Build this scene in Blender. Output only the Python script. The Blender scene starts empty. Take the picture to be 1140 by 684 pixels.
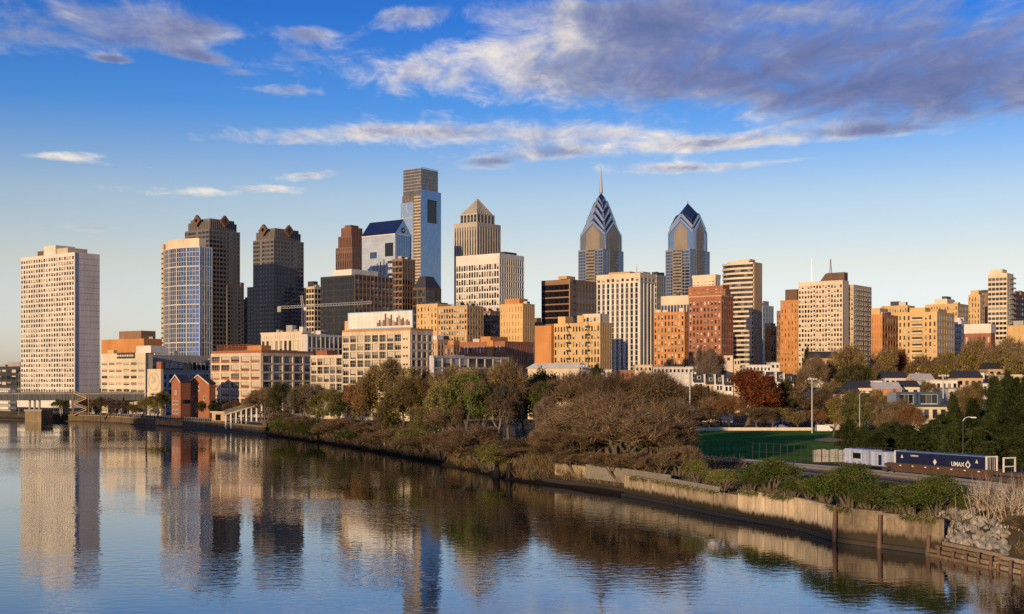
import bpy, math, random
import numpy as np
from mathutils import Vector, Matrix
R = math.radians
scn = bpy.context.scene
COL = scn.collection
random.seed(7)

# ------------------------------------------------------------------ camera
F, YH, HC, GZ = 1400.0, 425.0, 20.0, 4.0      # focal in photo pixels, horizon row, eye height over the river, street level
cam = bpy.data.cameras.new('camera'); camo = bpy.data.objects.new('camera', cam); COL.objects.link(camo)
scn.camera = camo
camo.location = (0, 0, HC); camo.rotation_euler = (R(90), 0, 0)
cam.sensor_width = 36.0; cam.lens = F/1140*36.0; cam.shift_y = (YH-342)/1140.0
cam.clip_start = 1.0; cam.clip_end = 60000

SUN_EL, SUN_AZ = 7.5, 208.0
# ------------------------------------------------------------------ world
def NL(nt):
    def N(t, **kw):
        n = nt.nodes.new(t)
        for k, v in kw.items():
            if k[0] == 'i' and k[1:].isdigit(): n.inputs[int(k[1:])].default_value = v
            else: setattr(n, k, v)
        return n
    def L(a, b): nt.links.new(a, b)
    return N, L
def ramp(N, stops, interp='LINEAR'):
    r = N('ShaderNodeValToRGB'); cr = r.color_ramp; cr.interpolation = interp
    while len(cr.elements) < len(stops): cr.elements.new(0.5)
    for e, (p, c) in zip(cr.elements, stops):
        e.position = p; e.color = (c, c, c, 1) if not hasattr(c, '__len__') else (*c, 1)
    return r

world = bpy.data.worlds.new('World'); scn.world = world; world.use_nodes = True
nt = world.node_tree; N, L = NL(nt)
bg = nt.nodes['Background']; bg.inputs[1].default_value = 0.15
sky = N('ShaderNodeTexSky', sky_type='NISHITA', sun_disc=False)
sky.sun_elevation = R(SUN_EL); sky.sun_rotation = R(SUN_AZ)
sky.air_density = 1.0; sky.dust_density = 0.6; sky.ozone_density = 3.0
tc = N('ShaderNodeTexCoord'); sep = N('ShaderNodeSeparateXYZ'); L(tc.outputs['Generated'], sep.inputs[0])
def M(op, a, b=None, c=None, clamp=False):
    n = N('ShaderNodeMath', operation=op, use_clamp=clamp)
    for i, v in enumerate((a, b, c)):
        if v is None: continue
        if isinstance(v, (int, float)): n.inputs[i].default_value = v
        else: L(v, n.inputs[i])
    return n.outputs[0]
EL = M('ARCSINE', sep.outputs[2]); AZ = M('ARCTAN2', sep.outputs[0], sep.outputs[1])
tint = ramp(N, [(0.0, (1.6, 1.46, 2.05)), (0.06, (1.68, 1.5, 2.05)), (0.23, (2.0, 1.33, 1.2)), (0.36, (1.62, 1.22, 1.2)), (0.53, (.48, .81, 1.33)), (0.71, (.20, .57, 1.25)), (1.0, (.35, .62, 1.1))])
L(M('MULTIPLY', EL, 1/0.40, clamp=True), tint.inputs[0])
mul = N('ShaderNodeMix', data_type='RGBA', blend_type='MULTIPLY'); mul.inputs[0].default_value = 1
cl = N('ShaderNodeMix', data_type='RGBA', blend_type='DARKEN'); cl.inputs[0].default_value = 1; L(sky.outputs[0], cl.inputs[6]); cl.inputs[7].default_value = (7.5,6.5,5.5,1); L(cl.outputs[2], mul.inputs[6]); L(tint.outputs[0], mul.inputs[7])
# clouds: a noise field on a flat cloud deck, denser where the big banks lie
zz = M('ADD', M('MAXIMUM', sep.outputs[2], 0.0), 0.05)
U = M('DIVIDE', sep.outputs[0], zz); V = M('DIVIDE', sep.outputs[1], zz)
def cloud_noise(du, dv, sx, sy, scale, detail, rough, off):
    cv = N('ShaderNodeCombineXYZ'); L(M('MULTIPLY', M('ADD', U, du), sx), cv.inputs[0]); L(M('MULTIPLY', M('ADD', V, dv), sy), cv.inputs[1]); cv.inputs[2].default_value = off
    n = N('ShaderNodeTexNoise'); n.inputs['Scale'].default_value = scale; n.inputs['Detail'].default_value = detail; n.inputs['Roughness'].default_value = rough
    n.inputs['Distortion'].default_value = 0.5
    L(cv.outputs[0], n.inputs['Vector']); return n.outputs[0]
def blob(px, py, sx, sy, amp, tilt=0.0):
    a0 = math.atan2(px-570, F); e0 = math.atan2(YH-py, math.hypot(F, px-570))
    da = M('SUBTRACT', AZ, a0); de = M('SUBTRACT', M('SUBTRACT', EL, e0), M('MULTIPLY', da, tilt))
    q = M('ADD', M('POWER', M('ABSOLUTE', M('DIVIDE', da, sx/F)), 2.0), M('POWER', M('ABSOLUTE', M('DIVIDE', de, sy/F)), 2.0))
    return M('MULTIPLY', M('POWER', 2.718, M('MULTIPLY', q, -1.0)), amp)
BL = [(930, 60, 360, 66, .46, -.02), (640, 55, 160, 38, .34, .18), (450, 80, 90, 22, .34, .1), (1120, 110, 220, 36, .30, 0), (640, 12, 120, 16, .22, 0), (720, 105, 150, 24, .2, 0),
      (120, 20, 170, 28, .42, 0), (345, 62, 55, 14, .28, .1), (300, 100, 60, 6, .26, 0), (150, 186, 60, 4, .3, 0), (640, 172, 70, 8, .2, 0), (30, 60, 60, 8, .2, 0), (30, 42, 90, 10, .22, 0), (180, 42, 80, 14, .25, .1), (448, 20, 60, 14, .38, .15), (210, 62, 40, 7, .34, -.1), (125, 66, 20, 4, .3, 0), (265, 82, 24, 4, .3, 0), (690, 150, 60, 8, .28, 0), (340, 40, 30, 12, .2, 0), (300, 153, 110, 10, .36, 0), (440, 146, 90, 9, .34, 0), (590, 150, 80, 14, .30, 0),
      (780, 161, 110, 10, .56, .02), (770, 187, 90, 7, .46, 0), (75, 174, 50, 6, .48, .05), (350, 195, 40, 6, .46, .1), (185, 212, 110, 7, .36, 0), (290, 209, 36, 4, .40, 0), (540, 180, 40, 8, .34, 0),
      (125, 66, 26, 5, .30, 0), (235, 64, 36, 9, .26, -.2), (620, 168, 60, 12, .22, 0), (350, 38, 34, 9, .25, 0), (880, 178, 50, 4, .26, .05), (970, 146, 60, 7, .3, 0), (80, 254, 80, 8, .14, 0), (470, 230, 300, 12, .06, 0)]
msk = None
for b in BL:
    v = blob(*b); msk = v if msk is None else M('ADD', msk, v)
msk = M('MINIMUM', msk, 0.62)
n1 = cloud_noise(0, 0, 1.0, .80, 1.35, 9, .62, 3.1)
n2 = cloud_noise(0, 0, 1.3, .62, 5.5, 8, .66, 8.7)
shape = M('ADD', M('MULTIPLY', n1, .5), M('MULTIPLY', n2, .5))
dens = M('ADD', M('MULTIPLY', M('SUBTRACT', shape, .50), 2.3), M('SUBTRACT', M('MULTIPLY', msk, 1.55), .26))
alpha = N('ShaderNodeMapRange', interpolation_type='SMOOTHSTEP'); L(dens, alpha.inputs[0]); alpha.inputs[1].default_value = 0.0; alpha.inputs[2].default_value = 0.60
n1b = cloud_noise(-.05, .10, 1.0, .80, 1.35, 9, .62, 3.1)
n2b = cloud_noise(-.05, .10, 1.3, .62, 5.5, 8, .66, 8.7)
sh2 = M('ADD', M('MULTIPLY', n1b, .5), M('MULTIPLY', n2b, .5))
litv = M('ADD', M('MULTIPLY', M('SUBTRACT', shape, sh2), 2.2), M('SUBTRACT', .74, M('MULTIPLY', dens, .85)))
litv = M('ADD', litv, M('SUBTRACT', M('ADD', blob(480, 75, 170, 45, .42), M('ADD', blob(620, 40, 90, 40, .25), M('ADD', M('ADD', blob(480, 148, 260, 26, .30), blob(180, 195, 260, 40, .6)), blob(790, 170, 160, 30, .5)))), blob(960, 70, 260, 70, .12)))
ccol = ramp(N, [(0.0, (.80, 1.12, 2.45)), (0.3, (1.25, 1.5, 2.85)), (0.55, (2.1, 2.35, 3.4)), (0.8, (4.5, 4.25, 4.4)), (1.0, (6.2, 5.6, 4.9))])
L(litv, ccol.inputs[0])
mx = N('ShaderNodeMix', data_type='RGBA'); L(M('MULTIPLY', alpha.outputs[0], M('MULTIPLY', M('SUBTRACT', EL, .02), 12.0, clamp=True)), mx.inputs[0])
L(mul.outputs[2], mx.inputs[6]); L(ccol.outputs[0], mx.inputs[7]); L(mx.outputs[2], bg.inputs[0])

# ------------------------------------------------------------------ sun, exposure
sl = bpy.data.lights.new('sun', 'SUN'); sl.energy = 5.0; sl.angle = R(0.53); sl.color = (1.0, .70, .38)
so = bpy.data.objects.new('sun', sl); COL.objects.link(so)
ts = Vector((math.sin(R(SUN_AZ))*math.cos(R(SUN_EL)), math.cos(R(SUN_AZ))*math.cos(R(SUN_EL)), math.sin(R(SUN_EL))))
so.rotation_euler = ts.to_track_quat('Z', 'Y').to_euler(); so.location = ts*500
scn.view_settings.view_transform = 'Standard'; scn.view_settings.look = 'None'; scn.view_settings.exposure = 0.0; scn.view_settings.gamma = 1.0
scn.view_settings.use_curve_mapping = False
scn.cycles.max_bounces = 6; scn.cycles.diffuse_bounces = 2; scn.cycles.glossy_bounces = 3; scn.cycles.transmission_bounces = 2; scn.cycles.transparent_max_bounces = 6
scn.cycles.use_denoising = False; scn.cycles.caustics_reflective = False; scn.cycles.caustics_refractive = False

# ------------------------------------------------------------------ helpers
def PX(px, D): return (px-570.0)*D/F
def PZ(py, D): return HC+(YH-py)*D/F
def PT(px, py, D): return Vector((PX(px, D), D, PZ(py, D)))

class MB:
    """collects shapes; build() links them as one mesh object"""
    def __init__(s): s.v = []; s.f = []; s.m = []
    def add(s, vs, fs, mi=0):
        o = len(s.v); s.v += [tuple(q) for q in vs]; s.f += [tuple(i+o for i in f) for f in fs]; s.m += [mi]*len(fs); return s
    def box(s, x0, x1, y0, y1, z0, z1, mi=0):
        return s.add([(x0,y0,z0),(x1,y0,z0),(x1,y1,z0),(x0,y1,z0),(x0,y0,z1),(x1,y0,z1),(x1,y1,z1),(x0,y1,z1)],
                     [(3,2,1,0),(4,5,6,7),(0,1,5,4),(1,2,6,5),(2,3,7,6),(3,0,4,7)], mi)
    def prism(s, pts, z0, z1, mi=0, top=None):
        n = len(pts); t = top or pts
        vs = [(x,y,z0) for x,y in pts]+[(x,y,z1) for x,y in t]
        return s.add(vs, [tuple(range(n-1,-1,-1)), tuple(range(n,2*n))]+[(i,(i+1)%n,n+(i+1)%n,n+i) for i in range(n)], mi)
    def extr(s, prof, a, b, axis='y', mi=0):
        """profile in (u, z) swept along an axis"""
        n = len(prof)
        g = (lambda u,w,z: (u,w,z)) if axis == 'y' else (lambda u,w,z: (w,u,z))
        vs = [g(u,a,z) for u,z in prof]+[g(u,b,z) for u,z in prof]
        return s.add(vs, [tuple(range(n)), tuple(range(2*n-1,n-1,-1))]+[(i,n+i,n+(i+1)%n,(i+1)%n) for i in range(n)], mi)
    def tube(s, p, q, r0, r1, n=6, mi=0, cap=True):
        p = Vector(p); q = Vector(q); d = q-p
        if d.length < 1e-6: return s
        d.normalize(); a = d.orthogonal().normalized(); b = d.cross(a)
        vs = []
        for c, r in ((p,r0),(q,r1)):
            for i in range(n):
                t = 2*math.pi*i/n; vs.append(c+(a*math.cos(t)+b*math.sin(t))*r)
        fs = [(i,(i+1)%n,n+(i+1)%n,n+i) for i in range(n)]
        if cap: fs += [tuple(range(n-1,-1,-1)), tuple(range(n,2*n))]
        return s.add(vs, fs, mi)
    def bar(s, p, q, w, h, mi=0):
        """box beam between two points, w sideways, h upright"""
        p = Vector(p); q = Vector(q); d = (q-p).normalized()
        sd = d.cross(Vector((0,0,1)))
        sd = Vector((1,0,0)) if sd.length < 1e-4 else sd.normalized()
        up = sd.cross(d).normalized()
        vs = [c+sd*(i*w/2)+up*(j*h/2) for c in (p,q) for i,j in ((-1,-1),(1,-1),(1,1),(-1,1))]
        return s.add(vs, [(3,2,1,0),(4,5,6,7),(0,1,5,4),(1,2,6,5),(2,3,7,6),(3,0,4,7)], mi)
    def mesh(s, name, mats):
        me = bpy.data.meshes.new(name); me.from_pydata(s.v, [], s.f)
        for m in (mats if isinstance(mats, (list, tuple)) else [mats]): me.materials.append(m)
        if any(s.m): me.polygons.foreach_set('material_index', s.m)
        me.update(); return me
    def build(s, name, mats, parent=None, loc=None, rz=0.0, kind=None, label=None):
        return link(name, s.mesh(name, mats), parent, loc, rz, kind, label)
def link(name, me, parent=None, loc=None, rz=0.0, kind=None, label=None):
    o = bpy.data.objects.new(name, me); COL.objects.link(o)
    if parent: o.parent = parent
    if loc is not None: o.location = loc
    if rz: o.rotation_euler = (0,0,rz)
    if kind: o['kind'] = kind
    if label: o['label'] = label
    return o
def tag(o, label, cat, group=None):
    o['label'] = label; o['category'] = cat
    if group: o['group'] = group
    return o
def thing(name, label, cat, loc=(0,0,0), rz=0.0, group=None):
    o = bpy.data.objects.new(name, None); COL.objects.link(o); o.location = loc; o.rotation_euler = (0,0,rz); o.empty_display_size = .5
    return tag(o, label, cat, group)
def copy_tree(o, parent=None):
    c = o.copy(); COL.objects.link(c); c.parent = parent
    for ch in list(o.children): copy_tree(ch, c)
    return c

# ------------------------------------------------------------------ materials
MATS = {}
def newmat(name):
    m = bpy.data.materials.new(name); m.use_nodes = True
    N, L = NL(m.node_tree); return m, N, L, m.node_tree.nodes['Principled BSDF']
def wallmat(name, col, rough=.85, var=.16, scale=.06, fine=1.3, fvar=.10, spec=.2, streak=.10, tide=None):
    """masonry, metal or paint with blotches, courses and rain streaks of its own"""
    if name in MATS: return MATS[name]
    m, N, L, b = newmat(name)
    tc = N('ShaderNodeTexCoord')
    a = N('ShaderNodeTexNoise', i2=scale, i3=5.0, i4=.6); L(tc.outputs['Object'], a.inputs['Vector'])
    f = N('ShaderNodeTexNoise', i2=fine, i3=4.0, i4=.65); L(tc.outputs['Object'], f.inputs['Vector'])
    mp = N('ShaderNodeMapping'); mp.inputs['Scale'].default_value = (.9,.9,.03); L(tc.outputs['Object'], mp.inputs['Vector'])
    st = N('ShaderNodeTexNoise', i2=1.0, i3=3.0, i4=.6); L(mp.outputs[0], st.inputs['Vector'])
    def mr(src, lo, hi):
        q = N('ShaderNodeMapRange'); L(src.outputs[0], q.inputs[0]); q.inputs[1].default_value = .3; q.inputs[2].default_value = .7
        q.inputs[3].default_value = lo; q.inputs[4].default_value = hi; return q.outputs[0]
    def mu(x, y):
        q = N('ShaderNodeMath', operation='MULTIPLY'); L(x, q.inputs[0]); L(y, q.inputs[1]); return q.outputs[0]
    fac = mu(mu(mr(a,1-var,1+var), mr(f,1-fvar,1+fvar)), mr(st,1-streak,1+streak*.5))
    v = N('ShaderNodeVectorMath', operation='SCALE'); v.inputs[0].default_value = col; L(fac, v.inputs['Scale'])
    out = v.outputs[0]
    if tide:   # algae and silt up to the tide mark, grime under the coping
        sz = N('ShaderNodeSeparateXYZ'); L(tc.outputs['Object'], sz.inputs[0])
        q = N('ShaderNodeMath', operation='MULTIPLY_ADD'); L(st.outputs[0], q.inputs[0]); q.inputs[1].default_value = -1.9; L(sz.outputs[2], q.inputs[2])
        t = N('ShaderNodeMapRange'); L(q.outputs[0], t.inputs[0]); t.inputs[1].default_value = tide-1.15; t.inputs[2].default_value = tide-.55
        x = N('ShaderNodeMix', data_type='RGBA'); L(t.outputs[0], x.inputs[0]); x.inputs[6].default_value = (.045,.036,.022,1); L(out, x.inputs[7]); out = x.outputs[2]
        q2 = N('ShaderNodeMath', operation='MULTIPLY_ADD'); L(st.outputs[0], q2.inputs[0]); q2.inputs[1].default_value = 2.6; L(sz.outputs[2], q2.inputs[2])
        t2 = N('ShaderNodeMapRange'); L(q2.outputs[0], t2.inputs[0]); t2.inputs[1].default_value = 5.25; t2.inputs[2].default_value = 5.9; t2.inputs[4].default_value = .65
        x = N('ShaderNodeMix', data_type='RGBA'); L(t2.outputs[0], x.inputs[0]); L(out, x.inputs[6]); x.inputs[7].default_value = (.10,.08,.055,1); out = x.outputs[2]
    L(out, b.inputs['Base Color']); b.inputs['Roughness'].default_value = rough; b.inputs['Specular IOR Level'].default_value = spec
    MATS[name] = m; return m
def glassmat(name, stops, rough=.07, cell=None, tilt=.012, spec=.5, metal=0.0):
    """window glass: each pane (island or cell) has its own blind and its own slight lean"""
    if name in MATS: return MATS[name]
    m, N, L, b = newmat(name)
    if cell:
        tc = N('ShaderNodeTexCoord'); sn = N('ShaderNodeVectorMath', operation='SNAP'); sn.inputs[1].default_value = cell; of = N('ShaderNodeVectorMath', operation='ADD'); of.inputs[1].default_value = (.71,.77,.53); L(tc.outputs['Object'], of.inputs[0]); L(of.outputs[0], sn.inputs[0])
        wn = N('ShaderNodeTexWhiteNoise', noise_dimensions='3D'); L(sn.outputs[0], wn.inputs['Vector']); rnd, rcol = wn.outputs['Value'], wn.outputs['Color']
    else:
        g = N('ShaderNodeNewGeometry'); oi = N('ShaderNodeObjectInfo')
        ad = N('ShaderNodeMath', operation='ADD'); L(g.outputs['Random Per Island'], ad.inputs[0]); L(oi.outputs['Random'], ad.inputs[1])
        wn = N('ShaderNodeTexWhiteNoise', noise_dimensions='1D'); L(ad.outputs[0], wn.inputs['W']); rnd, rcol = wn.outputs['Value'], wn.outputs['Color']
    r = ramp(N, stops, 'CONSTANT'); L(rnd, r.inputs[0]); L(r.outputs[0], b.inputs['Base Color'])
    ge = N('ShaderNodeNewGeometry')
    su = N('ShaderNodeVectorMath', operation='SUBTRACT'); L(rcol, su.inputs[0]); su.inputs[1].default_value = (.5,.5,.5)
    sc = N('ShaderNodeVectorMath', operation='SCALE'); L(su.outputs[0], sc.inputs[0]); sc.inputs['Scale'].default_value = tilt*2
    av = N('ShaderNodeVectorMath', operation='ADD'); L(ge.outputs['Normal'], av.inputs[0]); L(sc.outputs[0], av.inputs[1])
    no = N('ShaderNodeVectorMath', operation='NORMALIZE'); L(av.outputs[0], no.inputs[0]); L(no.outputs[0], b.inputs['Normal'])
    b.inputs['Roughness'].default_value = rough; b.inputs['Specular IOR Level'].default_value = spec; b.inputs['Metallic'].default_value = metal
    MATS[name] = m; return m
def plain(name, col, rough=.6, metal=0.0):
    if name in MATS: return MATS[name]
    m, N, L, b = newmat(name)
    tc = N('ShaderNodeTexCoord'); a = N('ShaderNodeTexNoise', i2=2.5, i3=4.0); L(tc.outputs['Object'], a.inputs['Vector'])
    q = N('ShaderNodeMapRange'); L(a.outputs[0], q.inputs[0]); q.inputs[3].default_value = .8; q.inputs[4].default_value = 1.2
    v = N('ShaderNodeVectorMath', operation='SCALE'); v.inputs[0].default_value = col; L(q.outputs[0], v.inputs['Scale']); L(v.outputs[0], b.inputs['Base Color'])
    b.inputs['Roughness'].default_value = rough; b.inputs['Metallic'].default_value = metal
    MATS[name] = m; return m
def leafmat(name, c0, c1, trans=.35):
    if name in MATS: return MATS[name]
    m = bpy.data.materials.new(name); m.use_nodes = True; N, L = NL(m.node_tree)
    m.node_tree.nodes.remove(m.node_tree.nodes['Principled BSDF']); out = m.node_tree.nodes['Material Output']
    g = N('ShaderNodeNewGeometry'); oi = N('ShaderNodeObjectInfo')
    r = ramp(N, [(.1, [q*.8 for q in c0]), (.55, [(a+b)/2 for a, b in zip(c0, c1)]), (.9, [q*1.08 for q in c1])])
    tc = N('ShaderNodeTexCoord'); no = N('ShaderNodeTexNoise', i2=.38, i3=2.0); L(tc.outputs['Object'], no.inputs['Vector'])
    m1 = N('ShaderNodeMath', operation='MULTIPLY'); L(g.outputs['Random Per Island'], m1.inputs[0]); m1.inputs[1].default_value = .5
    m2 = N('ShaderNodeMath', operation='MULTIPLY_ADD'); L(no.outputs[0], m2.inputs[0]); m2.inputs[1].default_value = 1.2; m2.inputs[2].default_value = -.35
    m3 = N('ShaderNodeMath', operation='ADD', use_clamp=True); L(m1.outputs[0], m3.inputs[0]); L(m2.outputs[0], m3.inputs[1]); L(m3.outputs[0], r.inputs[0])
    q = N('ShaderNodeMapRange'); L(oi.outputs['Random'], q.inputs[0]); q.inputs[3].default_value = .68; q.inputs[4].default_value = 1.35
    v = N('ShaderNodeVectorMath', operation='SCALE'); L(r.outputs[0], v.inputs[0]); L(q.outputs[0], v.inputs['Scale'])
    d = N('ShaderNodeBsdfDiffuse'); t = N('ShaderNodeBsdfTranslucent'); mi = N('ShaderNodeMixShader'); mi.inputs[0].default_value = trans
    L(v.outputs[0], d.inputs[0]); L(v.outputs[0], t.inputs[0]); L(d.outputs[0], mi.inputs[1]); L(t.outputs[0], mi.inputs[2]); L(mi.outputs[0], out.inputs[0])
    MATS[name] = m; return m

W = lambda n, c, **k: wallmat(n, c, **k)
CREAM = W('cream_concrete', (.60,.50,.37)); TAN = W('tan_brick', (.46,.31,.16)); BEIGE = W('beige_stone', (.50,.40,.28)); WHITE = W('white_concrete', (.63,.59,.53))
ORANGE = W('orange_brick', (.48,.22,.08)); RED = W('red_brick', (.31,.125,.068)); BROWN = W('brown_brick', (.24,.14,.085)); DKBR = W('dark_brown_brick', (.14,.085,.06))
GRAN = W('dark_granite', (.14,.124,.116), rough=.5, spec=.4); GREY = W('grey_concrete', (.34,.32,.30)); DKGR = W('charcoal_metal', (.05,.05,.055), rough=.5)
GOLDT = W('golden_tan_brick', (.56,.37,.17)); COPPER = W('red_granite', (.185,.092,.055), rough=.5, spec=.4); PALEB = W('pale_blue_panel', (.34,.40,.50), rough=.35, spec=.5)
SILV = W('silver_metal', (.60,.60,.62), rough=.3, spec=.6); NAVYR = W('navy_roof', (.012,.022,.085), rough=.3, spec=.6); LGREY = W('light_grey_panel', (.50,.47,.45))
SLATE = W('slate_roof', (.045,.045,.052), rough=.7); ROOFG = W('roof_gravel', (.22,.20,.18)); TWHITE = W('bright_white_paint', (.66,.64,.60), streak=.18); STONE = W('quay_stone', (.30,.22,.13), var=.3, streak=.3)
RUST = W('rusty_steel', (.20,.08,.045), var=.3); BLUEW = W('blue_grey_cladding', (.30,.36,.44), rough=.4, spec=.4); PINK = W('sandstone', (.50,.34,.20))
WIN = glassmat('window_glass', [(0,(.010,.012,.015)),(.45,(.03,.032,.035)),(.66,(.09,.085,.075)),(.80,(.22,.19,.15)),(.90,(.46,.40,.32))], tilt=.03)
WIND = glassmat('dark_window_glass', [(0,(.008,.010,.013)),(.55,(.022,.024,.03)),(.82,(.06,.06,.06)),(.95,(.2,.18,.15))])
WINB = glassmat('band_glass', [(0,(.010,.012,.016)),(.5,(.028,.03,.036)),(.8,(.07,.068,.066)),(.94,(.17,.15,.12))], cell=(2.6,2.6,3.7))
CURT = glassmat('blue_curtain_glass', [(0,(.05,.10,.20)),(.4,(.07,.13,.25)),(.75,(.09,.16,.28))], cell=(1.6,1.6,3.9), rough=.05, spec=1.0, metal=.75, tilt=.008)
CURTP = glassmat('pale_curtain_glass', [(0,(.44,.50,.58)),(.5,(.50,.55,.62)),(.8,(.56,.60,.65))], cell=(1.6,1.6,4.1), rough=.06, spec=1.0, metal=.8, tilt=.006)
CURTS = glassmat('sky_curtain_glass', [(0,(.165,.25,.42)),(.5,(.185,.27,.44)),(.8,(.205,.29,.46))], cell=(1.6,1.6,4.1), rough=.05, spec=1.0, metal=.85, tilt=.005)
BLK = glassmat('black_curtain_glass', [(0,(.006,.006,.008)),(.6,(.014,.013,.014)),(.9,(.03,.027,.024))], cell=(1.6,1.6,3.8), rough=.06, tilt=.006)
BRZ = glassmat('bronze_curtain_glass', [(0,(.20,.15,.11)),(.5,(.25,.19,.13)),(.85,(.33,.25,.17))], cell=(1.6,1.6,3.9), rough=.14, metal=.55, tilt=.012)
BLIND = W('window_blind', (.50,.45,.37)); BLINDG = W('grey_curtain', (.24,.22,.20))
GLZ = dict(w=WIN, d=WIND, b=WINB, c=CURT, p=CURTP, s=CURTS, k=BLK, z=BRZ, B=BLIND, C=BLINDG)

# ------------------------------------------------------------------ buildings
GRID = R(52.5)
class Bld:
    """a building: an Empty at its near (south-west) street corner; local x runs along the south face, local y along the west face"""
    def __init__(s, name, label, xs, D, rot=GRID, cat='building', group=None, depth=None):
        xl, xc, xr = xs; px, py = PX(xc, D), D
        ux, uy = math.cos(rot), math.sin(rot); wx, wy = -math.sin(rot), math.cos(rot)
        def solve(dx, dy, x):
            sl = (x-570)/F; return (sl*py-px)/(dx-sl*dy)
        s.Lw = solve(wx, wy, xl) if xl < xc else (depth or 25)
        s.Ls = solve(ux, uy, xr) if xr > xc else (depth or 25)
        s.D = D; s.m = D/F
        s.root = thing(name, label, cat, (px, py, GZ), rot, group)
        s.cells = []; s.wall = MB(); s.wm = []; s.cnt = {}
    def z(s, py): return PZ(py, s.D)-GZ
    def mi(s, mat):
        if mat not in s.wm: s.wm.append(mat)
        return s.wm.index(mat)
    def box(s, x0, x1, y0, y1, z0, z1, mat): s.wall.box(x0, x1, y0, y1, z0, z1, s.mi(mat)); return s
    def part(s, name, mat, *boxes):
        mb = MB()
        for b in boxes: mb.box(*b)
        return mb.build(name, mat, s.root)
    def vol(s, x0, x1, y0, y1, z0, z1, mat, W=None, S=None, gm=None):
        s.box(x0, x1, y0, y1, z0, z1, mat)
        for face, sp in (('W', W), ('S', S)):
            if sp: s.facade(face, x0, x1, y0, y1, z0, z1, gm or mat, **sp)
        return s
    def fbox(s, face, x0, y0, u0, u1, d0, d1, z0, z1, mat=None, mb=None):
        b = (x0-d1, x0-d0, y0+u0, y0+u1, z0, z1) if face == 'W' else (x0+u0, x0+u1, y0-d1, y0-d0, z0, z1)
        if mb is not None: mb.box(*b); return
        s.box(*b, mat)
    def facade(s, face, x0, x1, y0, y1, z0, z1, gm, n=8, fl=10, p=1.0, sp=1.4, d=.35, k='win', g='w', top=1.5, base=0.0, pm=None, skip=None, name=None, mull=0):
        Lf = (y1-y0) if face == 'W' else (x1-x0)
        a, b = z0+base, z1-top; fh = (b-a)/fl; cw = Lf/n
        pm = pm or gm
        if k != 'strip':
            for j in range(fl+1):
                zc = a+j*fh; s.fbox(face, x0, y0, 0, Lf, 0, d-.04, max(zc-sp*.5, z0), min(zc+sp*.5, z1), gm)
        if top > sp*.5+.05: s.fbox(face, x0, y0, 0, Lf, 0, d-.02, b+sp*.5+.004, z1, gm)
        if base > sp*.5+.05: s.fbox(face, x0, y0, 0, Lf, 0, d-.02, z0, a-sp*.5-.004, gm)
        if k != 'band' or p > 0:
            for i in range(n+1):
                u0 = max(i*cw-p*.5, -d if i == 0 and face == 'W' else 0); u1 = min(i*cw+p*.5, Lf)
                if i == 0: u1 = max(u1, p*.5)
                s.fbox(face, x0, y0, u0, u1, 0, d, z0, z1, pm)
        if k == 'win':
            for j in range(fl):
                for i in range(n):
                    if skip and skip(i, j): continue
                    s.cells.append((face, x0, y0, i*cw+p*.5+.02, (i+1)*cw-p*.5-.02, a+j*fh+sp*.5+.01, a+(j+1)*fh-sp*.5-.01, g, name or 'window', mull))
        elif k == 'band':
            for j in range(fl):
                s.cells.append((face, x0, y0, .05, Lf-.05, a+j*fh+sp*.5+.01, a+(j+1)*fh-sp*.5-.01, g, name or 'window_band', 0))
        else:
            for i in range(n):
                s.cells.append((face, x0, y0, i*cw+p*.5+.02, (i+1)*cw-p*.5-.02, a, b, g, name or 'window_strip', 0))
    CACHE = {}
    def finish(s, wallname='wall', limit=100):
        if s.wall.v: s.wall.build(wallname, s.wm, s.root)
        byname = {}
        for c in s.cells: byname.setdefault(c[8], []).append(c)
        for nm, cs in byname.items():
            cs.sort(key=lambda c: -c[5]); rest = {}; rn = random.Random(len(cs)*7+int(s.D)); bl = nm == 'window'
            for i, (face, x0, y0, u0, u1, za, zb, g, _, mull) in enumerate(cs):
                w, h = u1-u0, zb-za
                if w <= .05 or h <= .05: continue
                vr = rn.choice((0,0,0,0,1,2,3,4)) if bl else 0; hb = (0,.3,.55,.8,.4)[vr]*h
                if i < limit:
                    key = (round(w,2), round(h,2), g, mull, face == 'W' and 0 or 1, vr)
                    me = Bld.CACHE.get(key)
                    if me is None:
                        mb = MB()
                        if face == 'W': mb.box(-.1, .06, 0, w, 0, h)
                        else: mb.box(0, w, -.1, .06, 0, h)
                        mats = [GLZ[g]]
                        if mull:
                            for q in range(1, mull):
                                t = w*q/mull
                                mb.box(*((-.16,-.05,t-.07,t+.07,0,h) if face == 'W' else (t-.07,t+.07,-.16,-.05,0,h)), 1)
                            t = h*.55
                            mb.box(*((-.15,-.05,0,w,t-.06,t+.06) if face == 'W' else (0,w,-.15,-.05,t-.06,t+.06)), 1)
                            mats = [GLZ[g], GREY]
                        if vr:
                            k = len(mats); mats.append(BLIND if vr < 4 else BLINDG); mb.box(*((-.112,-.104,.04,w-.04,h-hb,h-.03) if face == 'W' else (.04,w-.04,-.112,-.104,h-hb,h-.03)), k)
                        me = mb.mesh(nm, mats); Bld.CACHE[key] = me
                    link(nm, me, s.root, (x0, y0+u0, za) if face == 'W' else (x0+u0, y0, za))
                else:
                    s.fbox(face, x0, y0, u0, u1, -.06, .1, za, zb, mb=rest.setdefault(g, MB()))
                    if vr: s.fbox(face, x0, y0, u0+.04, u1-.04, .104, .112, zb-hb, zb-.03, mb=rest.setdefault('B' if vr < 4 else 'C', MB()))
            if rest:
                mb = MB(); mats = []
                for g, r in rest.items():
                    mb.add(r.v, r.f, len(mats)); mats.append(GLZ[g])
                mb.build(nm+'s', mats, s.root, kind='stuff')
        return s
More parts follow.
